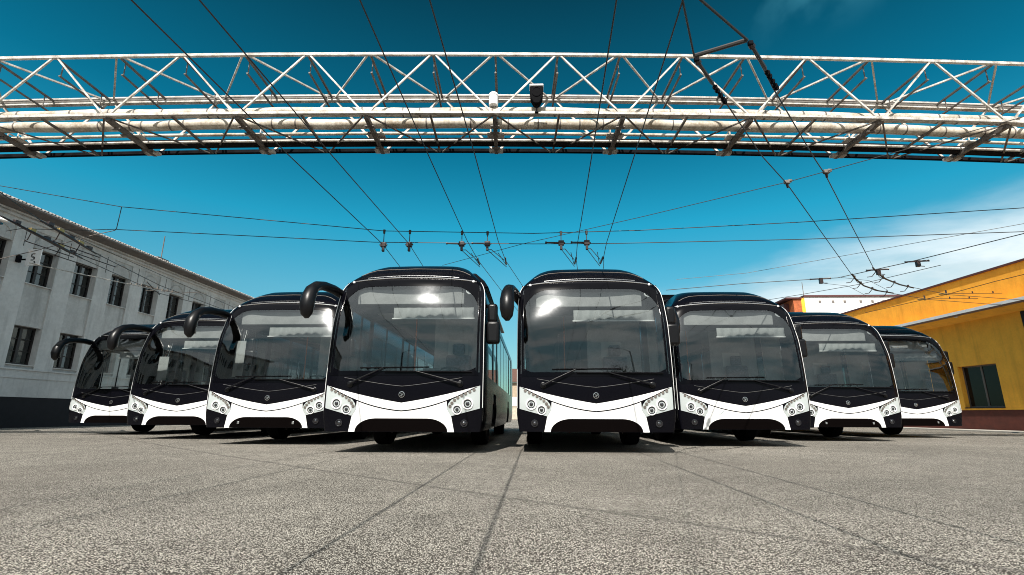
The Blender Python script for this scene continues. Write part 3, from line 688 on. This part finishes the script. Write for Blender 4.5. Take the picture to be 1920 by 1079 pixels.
wire('contact_wire', [(1.18, -25.2, Z), (1.59, 4.46, Z), (1.72, 7.71, Z), (1.88, 12.18, Z), (1.96, 13.27, Z), (2.1, 14.36, Z), (3.53, 37.8, Z)], RW, 'second steep contact wire to the right of the floodlight', 'wire', CW)
D1 = [(2.02, 5.4), (3.88, 7.87), (4.77, 8.91), (10.04, 15.7), (10.58, 16.38), (11.84, 17.5), (14.72, 18.99), (17.79, 19.92), (25.2, 21.17)]
D2 = [(2.55, 5.12), (3.2, 5.99), (4.81, 8), (5.28, 8.56), (10.19, 14.92), (10.84, 15.71), (12.22, 16.77), (14.88, 18.22), (18.31, 19.18), (25.2, 20.16)]
wire('contact_wire', [(x, y, Z) for x, y in D1], RW, 'contact wire starting at the left end of the black rod', 'wire', CW)
wire('contact_wire', [(x, y, Z) for x, y in D2], RW, 'contact wire starting at the right end of the black rod', 'wire', CW)
def fitting(name, items, label, cat, group=None):      # items: list of (method,args,material)
    root = empty(name, items[0]); tag(root, label, cat, group); return root
def insul_run(p, q, parts, label, group):
    """dark insulator rod with turnbuckle lumps along a wire, slightly thicker than it"""
    p, q = Vector(p), Vector(q); root = empty('strain_insulator', p); tag(root, label, 'insulator', group)
    d = q - p; z = Vector((0, 0, 0))
    MB().tube([z, d * .06, d * .08, d * .5, d * .55], [.03, .04, .022, .026, .012], 8).build('rod', M_insul, root)
    lump = MB()
    for a in (.60, .68, .80, .90, .96): lump.tube([d * a, d * (a + .035)], [.035, .026], 8)
    lump.tube([d * .55, d * 1.0], .016, 6).build('turnbuckle', M_steeld, root)
    MB().box(-.028, .028, -.025, .025, -.025, .03).build('end_clamp', M_steeld, root, bevel=.01)
u1 = Vector((2.2, 2.94, 0)).normalized(); u2 = Vector((1.92, 2.39, 0)).normalized()
insul_run(Vector((2.02, 5.4, Z)), Vector((2.02, 5.4, Z)) + u1 * 1.13, 0, 'dark rod insulator and turnbuckle on the left of the two wires below the black rod', 'strain insulators under the black rod')
insul_run(Vector((2.56, 5.14, Z)), Vector((2.56, 5.14, Z)) + u2 * 1.13, 0, 'dark rod insulator and turnbuckle hanging from the bent right end of the black rod', 'strain insulators under the black rod')
sb = MB().tube([(1.97, 5.33, Z), (2.5, 5.08, Z)], .026, 8).build('spreader_bar', M_wire)
tag(sb, 'short thick black spreader rod above the bridge at upper right', 'spreader bar')
wire('stay_wire', [(1.97, 5.33, Z), (1.48, 4.22, Z)], .012, 'thin stay from the left end of the black rod up to the top edge', group='stays of the spreader rod')
wire('stay_wire', [(2.5, 5.08, Z), (1.48, 4.22, Z)], .016, 'thicker stay from the right end of the black rod slanting to the top edge', group='stays of the spreader rod')
wire('stay_wire', [(1.48, 4.22, Z), (-2.18, -10.08, Z + .4)], .0035, 'stay running back overhead from where the two stays of the black rod meet', group='stays of the spreader rod')
# span wires
wire('span_wire', [(x, 12.1, z) for x, z in [(-14.45, 6.58), (-10.87, 5.91), (-7.31, 5.53), (-3.78, 5.15), (0.04, 5.04), (2.69, 5.09), (6.64, 5.26), (12.1, 5.57), (18.48, 6.06)]], .0095, 'upper of the two span wires crossing the sky above the buses', group='span wires')
wire('span_wire', [(x, 12.1, z) for x, z in [(-10.87, 5.27), (-7.39, 5.06), (-4.03, 4.85), (0.04, 4.76), (2.02, 4.75), (6.6, 4.81), (11.93, 4.95), (18.48, 5.22)]], .0095, 'lower of the two span wires carrying the wire hangers', group='span wires')
wire('span_wire', [(-2.6, 14.05, Z), (-0.24, 12.3, 4.83), (2.39, 10.57, 4.83), (4.77, 8.91, 4.83), (5.25, 8.5, 4.83), (7.2, 6.88, Z + .05), (13.44, 1.68, 5.05)], .0065, 'thin slanting span wire rising to the right across the sky through two clamps', group='span wires')
wire('span_wire', [(4.7, 17.47, 4.85), (7.06, 16.59, 4.85), (9.71, 15.96, 4.85), (10.75, 14.41, 4.87), (12.01, 12.18, 4.93), (16.8, 5.04, 5.14)], .011, 'dark span wire rising to the right edge in front of the cloud', group='span wires')
wire('span_wire', [(4.7, 16.13, 4.88), (6.72, 15.61, 4.93), (11.38, 11.51, 4.93), (15.12, 7.98, 5.05)], .006, 'very thin pale span wire in front of the cloud', group='span wires', m_=M_steelg)
wire('span_wire', [(7.22, 20.66, 4.80), (9.74, 18.06, 4.82), (10.92, 16.8, 4.85), (12.01, 14.78, 4.90)], .009, 'short dark cross wire under the right-hand wire junction', group='span wires')
wire('span_wire', [(14, 21.53, Z), (14.77, 18.14, Z), (14.87, 16.35, Z), (15.01, 15.52, Z), (15.37, 11.76, 4.97)], .010, 'dark span wire crossing the yellow wall diagonally', group='span wires')
wire('drop_wire', [(-10.87, 12.1, 5.91), (-10.89, 12.1, 5.28)], .010, 'short vertical dropper between the two span wires above the grey building', group='droppers')
# hangers on the span wire
HG = [(-3.772, 'outer left pair, left wire', 0), (-3.108, 'outer left pair, right wire', 0), (-1.770, 'inner left pair, left wire', 1), (-1.119, 'inner left pair, right wire', 1), (0.736, 'central right pair, left wire', 1), (1.376, 'central right pair, right wire', 1)]
for x, lb, arm in HG:
    r_ = empty('wire_hanger', (x, 12.1, 4.755)); tag(r_, 'small dark hanger on the span wires holding the ' + lb, 'hanger', 'wire hangers')
    z1 = (np.interp(x, [-3.78, .04, 2.69], [5.15, 5.04, 5.09])) - 4.755
    MB().tube([(0, 0, 0), (0, 0, z1)], .011, 6).tube([(0, 0, z1 - .07), (0, 0, z1 + .03)], [.028, .035], 6).build('dropper', M_wire, r_)
    MB().box(-.07, .07, -.05, .05, -.04, .08).box(-.03, .03, -.04, .04, -.16, -.03).box(-.10, .10, -.02, .02, .0, .04).build('clamp', M_insul, r_, bevel=.01)
    if arm:
        ex = {-1.770: -1.512, -1.119: -0.739, 0.736: 1.226, 1.376: 1.957}[x] - x
        pa = MB().tube([(0, 0, -.14), (.10, .05, -.12), (ex * .9, 1.5, .05)], .010, 5).tube([(0, 0, -.14), (ex * 1.0, 2.0, -.0)], .010, 5).tube([(ex * .6, .7, .0), (ex * .95, 1.9, .05)], .009, 5)
        pa.build('pull_off_arm', M_wire, r_)
        MB().tube([(-.06, 0, .03), (-.40, 0, .04)], [.022, .016], 6).tube([(-.36, 0, .04), (-.40, 0, .04)], .028, 8).build('insulator', M_insul, r_)
        MB().box(ex - .02, ex + .02, 1.35, 1.9, .02, .09).build('wire_clip', M_insul, r_, bevel=.01)
for x, y, lb in ((4.77, 8.91, 'left clamp with pale bracket where the slanting span wire crosses a contact wire'), (5.27, 8.51, 'right clamp with pale bracket where the slanting span wire crosses a contact wire')):
    r_ = empty('wire_clamp', (x, y, 4.82)); tag(r_, lb, 'clamp', 'clamps on the slanting span wire')
    MB().box(-.045, .06, -.035, .035, -.02, .045).box(.03, .10, -.02, .02, .01, .065).build('bracket', M_steelg, r_, bevel=.01)
    MB().tube([(0, 0, 0), (.05, .08, -.06)], [.03, .02], 8).build('clip', M_insul, r_)
# junction of curved fittings where the right-hand pair turns
for pts, lb in (([(9.83, 15.41), (10.33, 16.04), (11.09, 16.88), (12.01, 17.6), (12.77, 17.98)], 'curved dark segment on the lower left wire above the white building'),
                ([(10, 14.7), (10.58, 15.37), (11.26, 16.04), (12.18, 16.76), (12.94, 17.22)], 'curved dark segment on the upper right wire beyond the white building')):
    r_ = empty('curve_segment', (pts[0][0], pts[0][1], Z)); tag(r_, lb, 'wire fitting', 'curved wire fittings')
    L = [Vector((x - pts[0][0], y - pts[0][1], .015)) for x, y in pts]
    MB().tube(L, .024, 8).build('rail', M_wire, r_)
    for i in range(1, 5):
        p = L[i - 1].lerp(L[i], .6)
        MB().box(p.x - .022, p.x + .022, p.y - .03, p.y + .03, .02, .075).build('clip', M_insul, r_, bevel=.01)
        MB().tube([p, p + Vector((-.10, .06, -.14)), p + Vector((-.22, .1, -.15))], .012, 5).build('hook', M_insul, r_)
    MB().tube([L[0] + Vector((-.4, .9, -.05)), L[1] + Vector((-.1, .3, -.14)), L[3] + Vector((-.3, .2, -.13))], .006, 5).build('pull_wire', M_wire, r_)
for x, y, lb in ((9.24, 16.06, 'dark insulator at the left of the right-hand wire junction'), (10.37, 15.04, 'dark insulator between the two wires of the right-hand junction'), (10.92, 14.2, 'long dark insulator right of the wire junction on the span wire')):
    r_ = empty('span_insulator', (x, y, 4.85)); tag(r_, lb, 'insulator', 'insulators at the right-hand junction')
    d = Vector((.35, -.42, .01)) if x > 12 else Vector((.5, -.11, 0))
    MB().tube([d * -.6, d * -.55, d * .5, d * .55], [.03, .02, .026, .034], 8).build('rod', M_insul, r_)
    MB().box(-.05, .05, -.04, .04, -.16, .02).tube([(0, 0, -.14), (.25, .1, -.12)], .012, 5).build('hook', M_insul, r_)
for x, y, lb in ((14.53, 18.9, 'pale-lit clamp on the left contact wire before the yellow wall'), (14.66, 18.06, 'pale-lit clamp on the right contact wire before the yellow wall')):
    r_ = empty('wire_clamp', (x, y, 4.80)); tag(r_, lb, 'clamp', 'clamps before the yellow wall')
    MB().box(-.25, .05, -.03, .03, -.03, .012).build('arm', M_brass, r_, bevel=.01)
    MB().tube([(0, 0, -.05), (0, 0, .13)], .025, 8).box(.0, 1.9, -.012, .012, .0, .012).tube([(.9, 0, 0), (.9, 0, .08)], .02, 6).tube([(1.6, 0, 0), (1.6, 0, .08)], .02, 6).build('clip', M_insul, r_)
# wires in front of the grey building
E1 = [(-10.92, 8.06), (-11.67, 9.95), (-11.94, 10.75), (-12.22, 11.65), (-12.47, 12.47), (-12.75, 13.82), (-13.23, 16.14), (-13.44, 17.3), (-12.94, 20.41), (-12.18, 33.6)]
E2 = [(-10, 7.81), (-10.64, 9.27), (-11.15, 10.53), (-11.61, 12), (-11.84, 12.76), (-12.6, 16.15), (-12.85, 20.16), (-11.76, 33.6)]
wire('contact_wire', [(x, y, Z) for x, y in E1], RW * 1.05, 'lower contact wire sloping across the front of the grey building', 'wire', CW)
wire('contact_wire', [(x, y, Z) for x, y in E2], RW * 1.05, 'upper contact wire sloping across the front of the grey building below its eave', 'wire', CW)
wire('contact_wire', [(-11.17, 11.09, Z), (-11.33, 12.16, Z), (-11.6, 14.78, Z), (-12.14, 19.6, Z), (-12.26, 33.6, Z)], RW * .8, 'thin third wire above the pair in front of the grey building', 'wire', CW)
wire('cross_wire', [(-12.6, 9.74, 3.88), (-12.6, 11, 4.14), (-12.6, 11.84, 4.64), (-12.6, 12.52, 5.07), (-12.6, 13.19, 5.51), (-11.76, 13.02, 5.60), (-10.89, 12.1, 5.28)], .011, 'pale cable rising to the right across the first window bay of the grey building', group='cross wires before the grey building', m_=M_steelg)
wire('cross_wire', [(-14.28, 12.43, 5.39), (-12.6, 11.27, 5.00), (-12.6, 12.92, 5.58), (-10.89, 12.1, 5.28)], .009, 'nearly level wire joining the dropper from the left', group='cross wires before the grey building')
wire('cross_wire', [(-12.6, 11.69, 4.25), (-12.6, 12.04, 4.27), (-12.6, 15.29, 4.55), (-12.94, 16.63, 4.72)], .014, 'white insulated cable sloping down right across the upper windows', group='cross wires before the grey building', m_=M_steel)
for (a, b_), lb in ((((-11.68, 10), (-12.6, 13.1)), 'thick dark insulated section with clips on the lower wire before the grey building'), (((-11.05, 10.25), (-11.84, 12.68)), 'thick dark insulated section with clips on the upper wire before the grey building')):
    p = Vector((*a, Z)); q = Vector((*b_, Z)); r_ = empty('section_insulator', p); tag(r_, lb, 'insulator', 'section insulators before the grey building')
    d = q - p; MB().tube([d * 0, d * .5 + Vector((.03, 0, 0)), d], [.02, .034, .02], 8).build('rod', M_insul, r_)
    for i, a_ in enumerate((.15, .32, .5, .68, .85)):
        c = d * a_; MB().box(c.x - .04, c.x + .04, c.y - .07, c.y + .07, .01, .09).build('clip', M_brass if i % 2 else M_insul, r_, bevel=.01)
        if i in (1, 3): MB().tube([c + Vector((0, 0, .02)), c + Vector((-.12, .05, -.17)), c + Vector((-.3, .15, -.16)), c + Vector((-.1, 1.3, -.22))], .012, 5).build('hook', M_insul, r_)
cr_ = MB()
for i in range(9): cr_.box(-13.5 + .08 * i, -13.465 + .08 * i, 15.96 + i * .14, 16.0 + i * .14, 4.78 + .025 * (i % 2), 4.85 + .02 * (i % 3))
cr_.bar((-13.8, 15.9, 4.85), (-12.75, 17.3, 4.82), .025, .025).bar((-12.95, 15.96, 4.9), (-13.6, 17.5, 4.8), .025, .025).bar((-13.35, 16.5, 4.72), (-12.25, 17.8, 4.93), .018, .018)
tag(cr_.build('wire_crossing', M_steelg, smooth=0), 'cluster of pale and dark clamps where wires cross before the fifth upper window', 'wire fitting')
# ------------------------------------------------------------------ grey office building on the left
M_wallg = mat('grey render', (0.62, 0.62, 0.61), 0.85, streak=0.5, var=0.16, vscale=0.8, bump=0.25, bscale=25)
M_wallp = mat('rough grey render panel', (0.54, 0.54, 0.53), 0.9, streak=0.6, var=0.18, vscale=1.2, bump=0.5, bscale=40)
M_plinth = mat('dark plinth', (0.010, 0.010, 0.014), 0.8, var=0.3)
M_soff = mat('brown grey soffit', (0.17, 0.15, 0.14), 0.85, var=0.15)
M_tile = mat('pale roof tiles', (0.24, 0.23, 0.22), 0.7, var=0.2, vscale=6)
M_frame = mat('dark brown window frame', (0.018, 0.014, 0.013), 0.5)
M_pane = mat('old window glass', (0.006, 0.007, 0.008), 0.06, spec=0.2, var=0.3, vscale=1.5)
M_curt = mat('pale curtain', (0.13, 0.14, 0.14), 0.9, var=0.4, vscale=7)
OB = empty('office_building', (-21, 14, 0)); tag(OB, 'long two storey grey rendered building with dark windows and tiled roof edge at the left', 'building')
XL = 0.0
def obx(mb, x0, x1, y0, y1, z0, z1): return mb.box(x0, x1, y0 - 14, y1 - 14, z0, z1)
PITCH, WY0, WW = 2.067, 19.49, 1.22
ks = list(range(-18, 14)); Y0B, Y1B = WY0 + PITCH * -18 - .85, WY0 + PITCH * 13 + 1.22 + .85
wl, wp = MB(), MB()
obx(wl, -9, 0.0, Y0B, Y1B, 2.02, 2.30)                     # string course zone
obx(wl, -9, 0.05, Y0B, Y1B, 2.30, 2.36); obx(wl, -9, .03, Y0B, Y1B, 1.97, 2.02); obx(wl, -9, 0.0, Y0B, Y1B, 1.22, 1.97)
obx(wl, -9, 0.0, Y0B, Y1B, 8.10, 8.35); obx(wl, -9, .12, Y0B, Y1B, 8.35, 8.43); obx(wl, -9, .05, Y0B, Y1B, 8.43, 8.50); obx(wl, -9, .18, Y0B, Y1B, 8.50, 8.58)
for k in ks:
    y = WY0 + PITCH * k
    yp0 = y - (PITCH - WW) if k > ks[0] else Y0B
    obx(wl, -9, 0.0, yp0, y, 2.36, 8.10)                   # pilaster
    obx(wp, -9, -.07, y, y + WW, 4.09, 5.86); obx(wp, -9, -.07, y, y + WW, 2.36, 2.52); obx(wp, -9, -.05, y, y + WW, 7.39, 8.10)
obx(wl, -9, 0.0, WY0 + PITCH * 13 + WW, Y1B, 2.36, 8.10)
obx(wl, -9, -.65, Y0B + .3, Y1B - .3, 2.36, 8.1)           # back of the openings
wl.build('wall', M_wallg, OB, smooth=0); wp.build('wall_panel', M_wallp, OB, smooth=0)
obx(MB(), -9, -.02, Y0B, Y1B, 0, 1.22).build('plinth', M_plinth, OB, smooth=0)
sf = MB(); e0, e1 = Y0B - 14 - .3, Y1B - 14 + .3
sf.extrude([(.18, e0, 8.56), (.72, e0, 8.64), (.74, e0, 8.70), (-4, e0, 10.6), (-4, e0, 8.56)], (0, e1 - e0, 0)).build('soffit', M_soff, OB, smooth=0)
rt = MB(); i = 0; y = e0
while y < e1:
    rt.tube([(.76, y, 8.735 + .02 * (i % 2)), (-4.0, y, 10.655 + .02 * (i % 2))], .04, 6); y += .16; i += 1
rt.build('roof_tiles', M_tile, OB, smooth=50)
for k in ks:
    y = WY0 + PITCH * k - 14
    for z0, z1 in ((5.86, 7.39), (2.52, 4.09)):
        f = MB(); xb = -.36
        fr_w = .07
        f.box(xb, xb + .07, y, y + fr_w, z0, z1).box(xb, xb + .07, y + WW - fr_w, y + WW, z0, z1)
        f.box(xb, xb + .07, y + fr_w, y + WW - fr_w, z0, z0 + fr_w).box(xb, xb + .07, y + fr_w, y + WW - fr_w, z1 - fr_w, z1)
        f.box(xb + .002, xb + .075, y + WW / 2 - .06, y + WW / 2 + .06, z0 + fr_w, z1 - fr_w)
        for z_ in (z0 + .55, z0 + 1.05): f.box(xb + .01, xb + .05, y + fr_w, y + WW - fr_w, z_, z_ + .035)
        wo_ = f.build('window', M_frame, OB, smooth=0)
        MB().box(xb + .015, xb + .02, y + fr_w, y + WW - fr_w, z0 + fr_w, z1 - fr_w).build('pane', glass('window pane', (.5, .52, .52), 1.9, .02), wo_, smooth=0)
        cu = MB(); rr = random.Random(k * 7 + int(z0))
        for a in (y + .12 + rr.random() * .1, y + WW - .42 - rr.random() * .08):
            if rr.random() < .8: cu.grid([[(xb - .08 + .015 * math.sin(j * 1.9), a + j * .03, zz) for j in range(8)] for zz in (z0 + .1 + rr.random() * .5, z1 - .12)])
        if cu.v: cu.build('curtain', M_curt, wo_, smooth=60)
        MB().box(xb - .25, xb - .24, y, y + WW, z0, z1).build('dark_interior', M_plinth, wo_, smooth=0)
        MB().box(-.34, .02, y + .005, y + WW - .005, z0 - .035, z0 - .002).build('sill', M_wallg, wo_, smooth=0)
        if z0 > 5:
            cy = y + WW / 2; ra = WW / 2 - .06
            MB().tube([(-.045, cy + ra * math.cos(a), 7.45 + ra * .92 * math.sin(a)) for a in lin(0, math.pi, 18)], .028, 6).build('arch_moulding', M_wallp, wo_, smooth=60)
    MB().box(0.0, .012, y - .43, y - .415, 7.3, 8.1).build('render_joint', M_plinth, OB, smooth=0)
an = MB().tube([(-1, 13.9, 9.3), (-1, 13.9, 10.9)], .03, 6).box(-1.3, -.7, 13.3, 14.2, 9.25, 9.45)
an.build('antenna', M_steelg, OB, smooth=0)
# grey building's projecting number plate and the lamp at the left edge
r_ = empty('number_plate', (-20.3, 18.95, 6.75)); tag(r_, 'small white square plate with a dark figure, projecting from the grey wall', 'sign')
MB().box(-.30, .30, -.02, .02, -.35, .35).build('plate', M_white, r_, bevel=.01)
gy = MB()
for a, b_, c, d in ((-.06, .06, .12, .16), (-.10, -.05, .02, .14), (-.06, .04, -.02, .03), (.02, .08, -.10, .0), (-.08, .03, -.14, -.10), (.06, .12, -.22, -.17), (.10, .14, -.26, -.22)): gy.box(a, b_, -.026, -.021, c, d)
gy.build('figure', M_plinth, r_, smooth=0)
MB().box(-.66, -.30, -.02, .02, -.12, -.06).box(-.68, -.58, -.08, .08, -.2, .1).build('wall_bracket', M_steeld, r_, smooth=0)
r_ = empty('street_lamp', (-14.6, 10.4, 0)); tag(r_, 'white street lamp head reaching in at the left edge in front of the grey building', 'street lamp')
MB().tube([(0, 0, 0), (0, 0, 4.7)], [.09, .06], 10).tube([(0, 0, 4.7), (.5, .1, 5.0), (1.5, .3, 5.02)], .03, 8).build('pole', M_steelg, r_)
MB().tube([(1.4, .25, 5.02), (1.6, .33, 5.06), (1.95, .42, 5.07), (2.12, .46, 5.03)], [.04, .11, .12, .04], 12, sq=.5).build('lamp_head', M_white, r_, smooth=80)
MB().tube([(1.55, .31, 4.98), (1.75, .37, 4.93), (2.0, .43, 4.97)], [.06, .09, .05], 12, sq=.5).build('lamp_bowl', M_dark, r_, smooth=80)
MB().box(1.55, 1.75, .28, .40, 5.12, 5.24).build('photocell', M_white, r_, bevel=.02)
# ------------------------------------------------------------------ yellow depot building on the right
M_yel = mat('yellow render', (0.97, 0.46, 0.045), 0.85, streak=0.45, var=0.14, vscale=1.5, bump=0.3, bscale=30)
M_mar = mat('maroon plinth paint', (0.085, 0.018, 0.010), 0.8, var=0.25)
M_gut = mat('pale gutter', (0.75, 0.75, 0.75), 0.4, var=0.1)
M_redtrim = mat('dark red verge', (0.09, 0.03, 0.03), 0.6)
ang = R(3)      # wall direction leans left going away
YB = empty('depot_building', (19, 22, 0), ang); tag(YB, 'yellow rendered building with maroon base, canopy and one dark window at the right', 'building')
# local: +y away along the wall, -x faces the yard
w = MB(); wy0, wy1, wz0, wz1 = -.27, 1.55, .95, 2.72
w.box(0, 8, -15, wy0, .85, 5.2).box(0, 8, wy1, 9, .85, 5.2).box(0, 8, wy0, wy1, .85, wz0).box(0, 8, wy0, wy1, wz1, 5.2).box(.35, 8, wy0, wy1, wz0, wz1)
w.build('wall', M_yel, YB, smooth=0)
w = MB().box(.45, 14, -16, 22, 5.2, 6.6); w.build('upper_wall', M_yel, YB, smooth=0)
MB().box(.02, 8, -15, 9, 0, .85).build('plinth', M_mar, YB, smooth=0)
MB().box(-.05, .22, wy0, wy1, wz0 - .03, wz0 + .01).build('sill', M_plinth, YB, smooth=0)
cp = MB(); cp.extrude([(-.80, -15, 4.78), (-.80, -15, 4.86), (.5, -15, 5.25), (.5, -15, 4.60), (-.04, -15, 4.60)], (0, 24.2, 0))
co = cp.build('canopy', M_yel, YB, smooth=0)
MB().box(-.93, -.80, -15, 9.2, 4.80, 4.92).build('gutter', M_gut, co, smooth=0)
MB().box(-.90, -.80, -15, 9.2, 4.74, 4.80).build('fascia', mat('rusty fascia', (.25, .12, .07), .6), co, smooth=0)
for y in (-3.2, .2, 3.4, 6.6): MB().box(-.84, -.76, y - .05, y + .05, 4.70, 4.82).build('gutter_bracket', M_gut, co, smooth=0)
MB().box(.38, 14.1, -16, 22.1, 6.60, 6.68).build('verge', M_redtrim, YB, smooth=0)
MB().box(-.02, .02, -2.2, -1.75, 2.6, 4.58).build('dark_opening', M_plinth, YB, smooth=0)
f = MB()
for a, b_ in ((wy0, wy0 + .06), (.60, .68), (wy1 - .06, wy1)): f.box(.20, .26, a, b_, wz0, wz1)
f.box(.201, .259, wy0, wy1, wz0, wz0 + .06).box(.201, .259, wy0, wy1, wz1 - .06, wz1)
wo_ = f.build('window', mat('brown grey frame', (.11, .09, .08), .5), YB, smooth=0)
MB().box(.225, .23, wy0 + .06, wy1 - .06, wz0 + .06, wz1 - .06).build('pane', M_pane, wo_, smooth=0)
tag(MB().box(17.7, 18.9, 8, 40, 0, .05).build('pavement', mat('pale concrete', (.42, .40, .36), .85, var=.2, vscale=3), smooth=0), kind='structure')
# ------------------------------------------------------------------ distant buildings
M_wwall = mat('white far wall', (0.85, 0.84, 0.80), 0.8, var=0.04)
WB = empty('white_building', (38, 60, 0)); tag(WB, 'long low white building with small square vents and brick corner behind the right buses', 'building')
MB().box(-5.7, 14, 0, 18, 0, 14.25).build('wall', M_wwall, WB, smooth=0)
MB().box(-5.8, 14.1, -.15, 18.1, 14.25, 14.45).build('roof_edge', M_redtrim, WB, smooth=0)
MB().box(-6.1, -5.7, .05, 6, 0, 14.1).build('yellow_strip', M_yel, WB, smooth=0)
MB().box(-7.0, -6.1, .1, 6, 0, 14.0).build('brick_corner', mat('orange brick', (.42, .11, .035), .8, var=.35, vscale=3), WB, smooth=0)
MB().box(-7.6, -7.0, 1.2, 6, 0, 13.7).build('dark_side', M_redtrim, WB, smooth=0)
MB().box(-7.9, -6.05, -.1, 6.1, 14.05, 14.2).build('corner_roof', M_redtrim, WB, smooth=0)
for x in (34.02, 35.56, 36.9, 38.74, 40.09, 41.38, 43.0, 44.6, 46.2):
    v = MB().box(x - 38 - .14, x - 38 + .14, -.03, -.005, 13.5, 13.82).build('vent', M_soff, WB, smooth=0)
MB().tube([(-5.2, 1, 14.4), (-5.2, 1, 16.3)], .04, 6).build('roof_mast', M_steelg, WB)
FH = empty('far_house', (-4.5, 66, 0)); tag(FH, 'brownish far building seen in the gap between the two centre buses', 'building')
MB().box(-5, 5, 0, 9, 0, 4.6).build('wall', mat('far beige wall', (.42, .33, .24), .85, var=.2), FH, smooth=0)
MB().extrude([(-5.4, -.4, 4.6), (5.4, -.4, 4.6), (4.4, 4.5, 6.6), (-4.4, 4.5, 6.6)], (0, 0, .12)).build('roof', mat('far roof', (.12, .06, .045), .8, var=.3), FH, smooth=0)
for x in (-3, -1, 1, 3):
    wv = MB().box(x - .5, x + .5, -.05, -.004, 2.0, 3.6).build('window', M_frame, FH, smooth=0)
    MB().box(x - .42, x + .42, -.065, -.052, 2.08, 3.52).build('pane', M_pane, wv, smooth=0)
HD = empty('hoarding', (-4.5, 58, 0)); tag(HD, 'low hoarding with red and white panels far behind the centre gap', 'hoarding')
for i in range(8):
    MB().box(-4 + i * 1.0, -3.03 + i * 1.0, 0, .06, 1.5, 2.5).build('panel', mat('red panel', (.55, .04, .03), .5) if i % 3 else M_white, HD, smooth=0)
    MB().box(-4.02 + i, -3.97 + i, .07, .12, 0, 2.5).build('post', M_steelg, HD, smooth=0)
MB().box(-4, 4, .13, .16, .1, 1.45).build('lower_boarding', mat('beige boarding', (.5, .45, .36), .8, var=.2, vscale=4), HD, smooth=0)
# ------------------------------------------------------------------ behind the camera: only mirrored in the windshields
BB = empty('rear_depot_hall', (0, -30, 0)); tag(BB, 'pale depot hall behind the camera, visible only mirrored in the windshields', 'building')
MB().box(-20, 16, -10, 0, 0, 5.2).build('wall', mat('rear hall wall', (.22, .22, .21), .8, var=.1), BB, smooth=0)
MB().box(-20.3, 16.3, -10.2, .3, 5.2, 5.5).build('roof', M_soff, BB, smooth=0)
for i in range(5): MB().box(-18 + i * 6.6, -13.6 + i * 6.6, .005, .06, .1, 4.2).build('door', M_steeld, BB, smooth=0)
for x, y, lb in ((6.5, -9, 'tall lamp post behind the camera to the right, mirrored in the windshields'), (-7.5, -12, 'tall lamp post behind the camera to the left, mirrored in the windshields')):
    r_ = empty('lamp_post', (x, y, 0)); tag(r_, lb, 'lamp post', 'lamp posts behind the camera')
    s = 1 if x < 0 else -1
    MB().tube([(0, 0, 0), (0, 0, 6.6)], [.11, .07], 10).tube([(0, 0, 6.5), (s * .5, 0, 6.9), (s * 1.4, 0, 7.0)], .04, 8).build('pole', M_steeld, r_)
    MB().tube([(s * 1.3, 0, 7.0), (s * 1.6, 0, 7.02), (s * 2.0, 0, 6.95)], [.06, .14, .05], 10, sq=.5).build('lamp_head', M_steeld, r_)
for i, (x, y, s) in enumerate(((-17, -24, 1.0), (-11, -26, .8), (9, -25, 1.1), (14, -23, .9))):
    r_ = empty('tree', (x, y, 0)); tag(r_, ('broad tree behind the camera at far left of the mirrored yard', 'small tree behind the camera beside the broad left tree', 'tall tree behind the camera right of the rear hall doors', 'tree behind the camera at far right of the mirrored yard')[i], 'tree', 'trees behind the camera')
    MB().tube([(0, 0, 0), (.1, 0, 2 * s), (.1, .1, 4.5 * s)], [.22, .16, .06], 8).build('trunk', M_soff, r_)
    c_ = MB(); rr = random.Random(i)
    for q in range(1500):
        a, b_ = rr.random() * 6.283, math.acos(rr.uniform(-1, 1)); rad = (rr.random() ** .4) * 2.6 * s
        p = Vector((rad * math.cos(a) * math.sin(b_), rad * math.sin(a) * math.sin(b_), 4.8 * s + rad * math.cos(b_) * .9)); e = .16
        d1 = Vector((rr.uniform(-1, 1), rr.uniform(-1, 1), rr.uniform(-1, 1))) * e; d2 = Vector((rr.uniform(-1, 1), rr.uniform(-1, 1), rr.uniform(-1, 1))) * e
        c_.quad(p, p + d1, p + d1 + d2, p + d2)
    c_.build('crown', mat('foliage', (.05, .08, .03), .8, var=.3), r_, smooth=0)
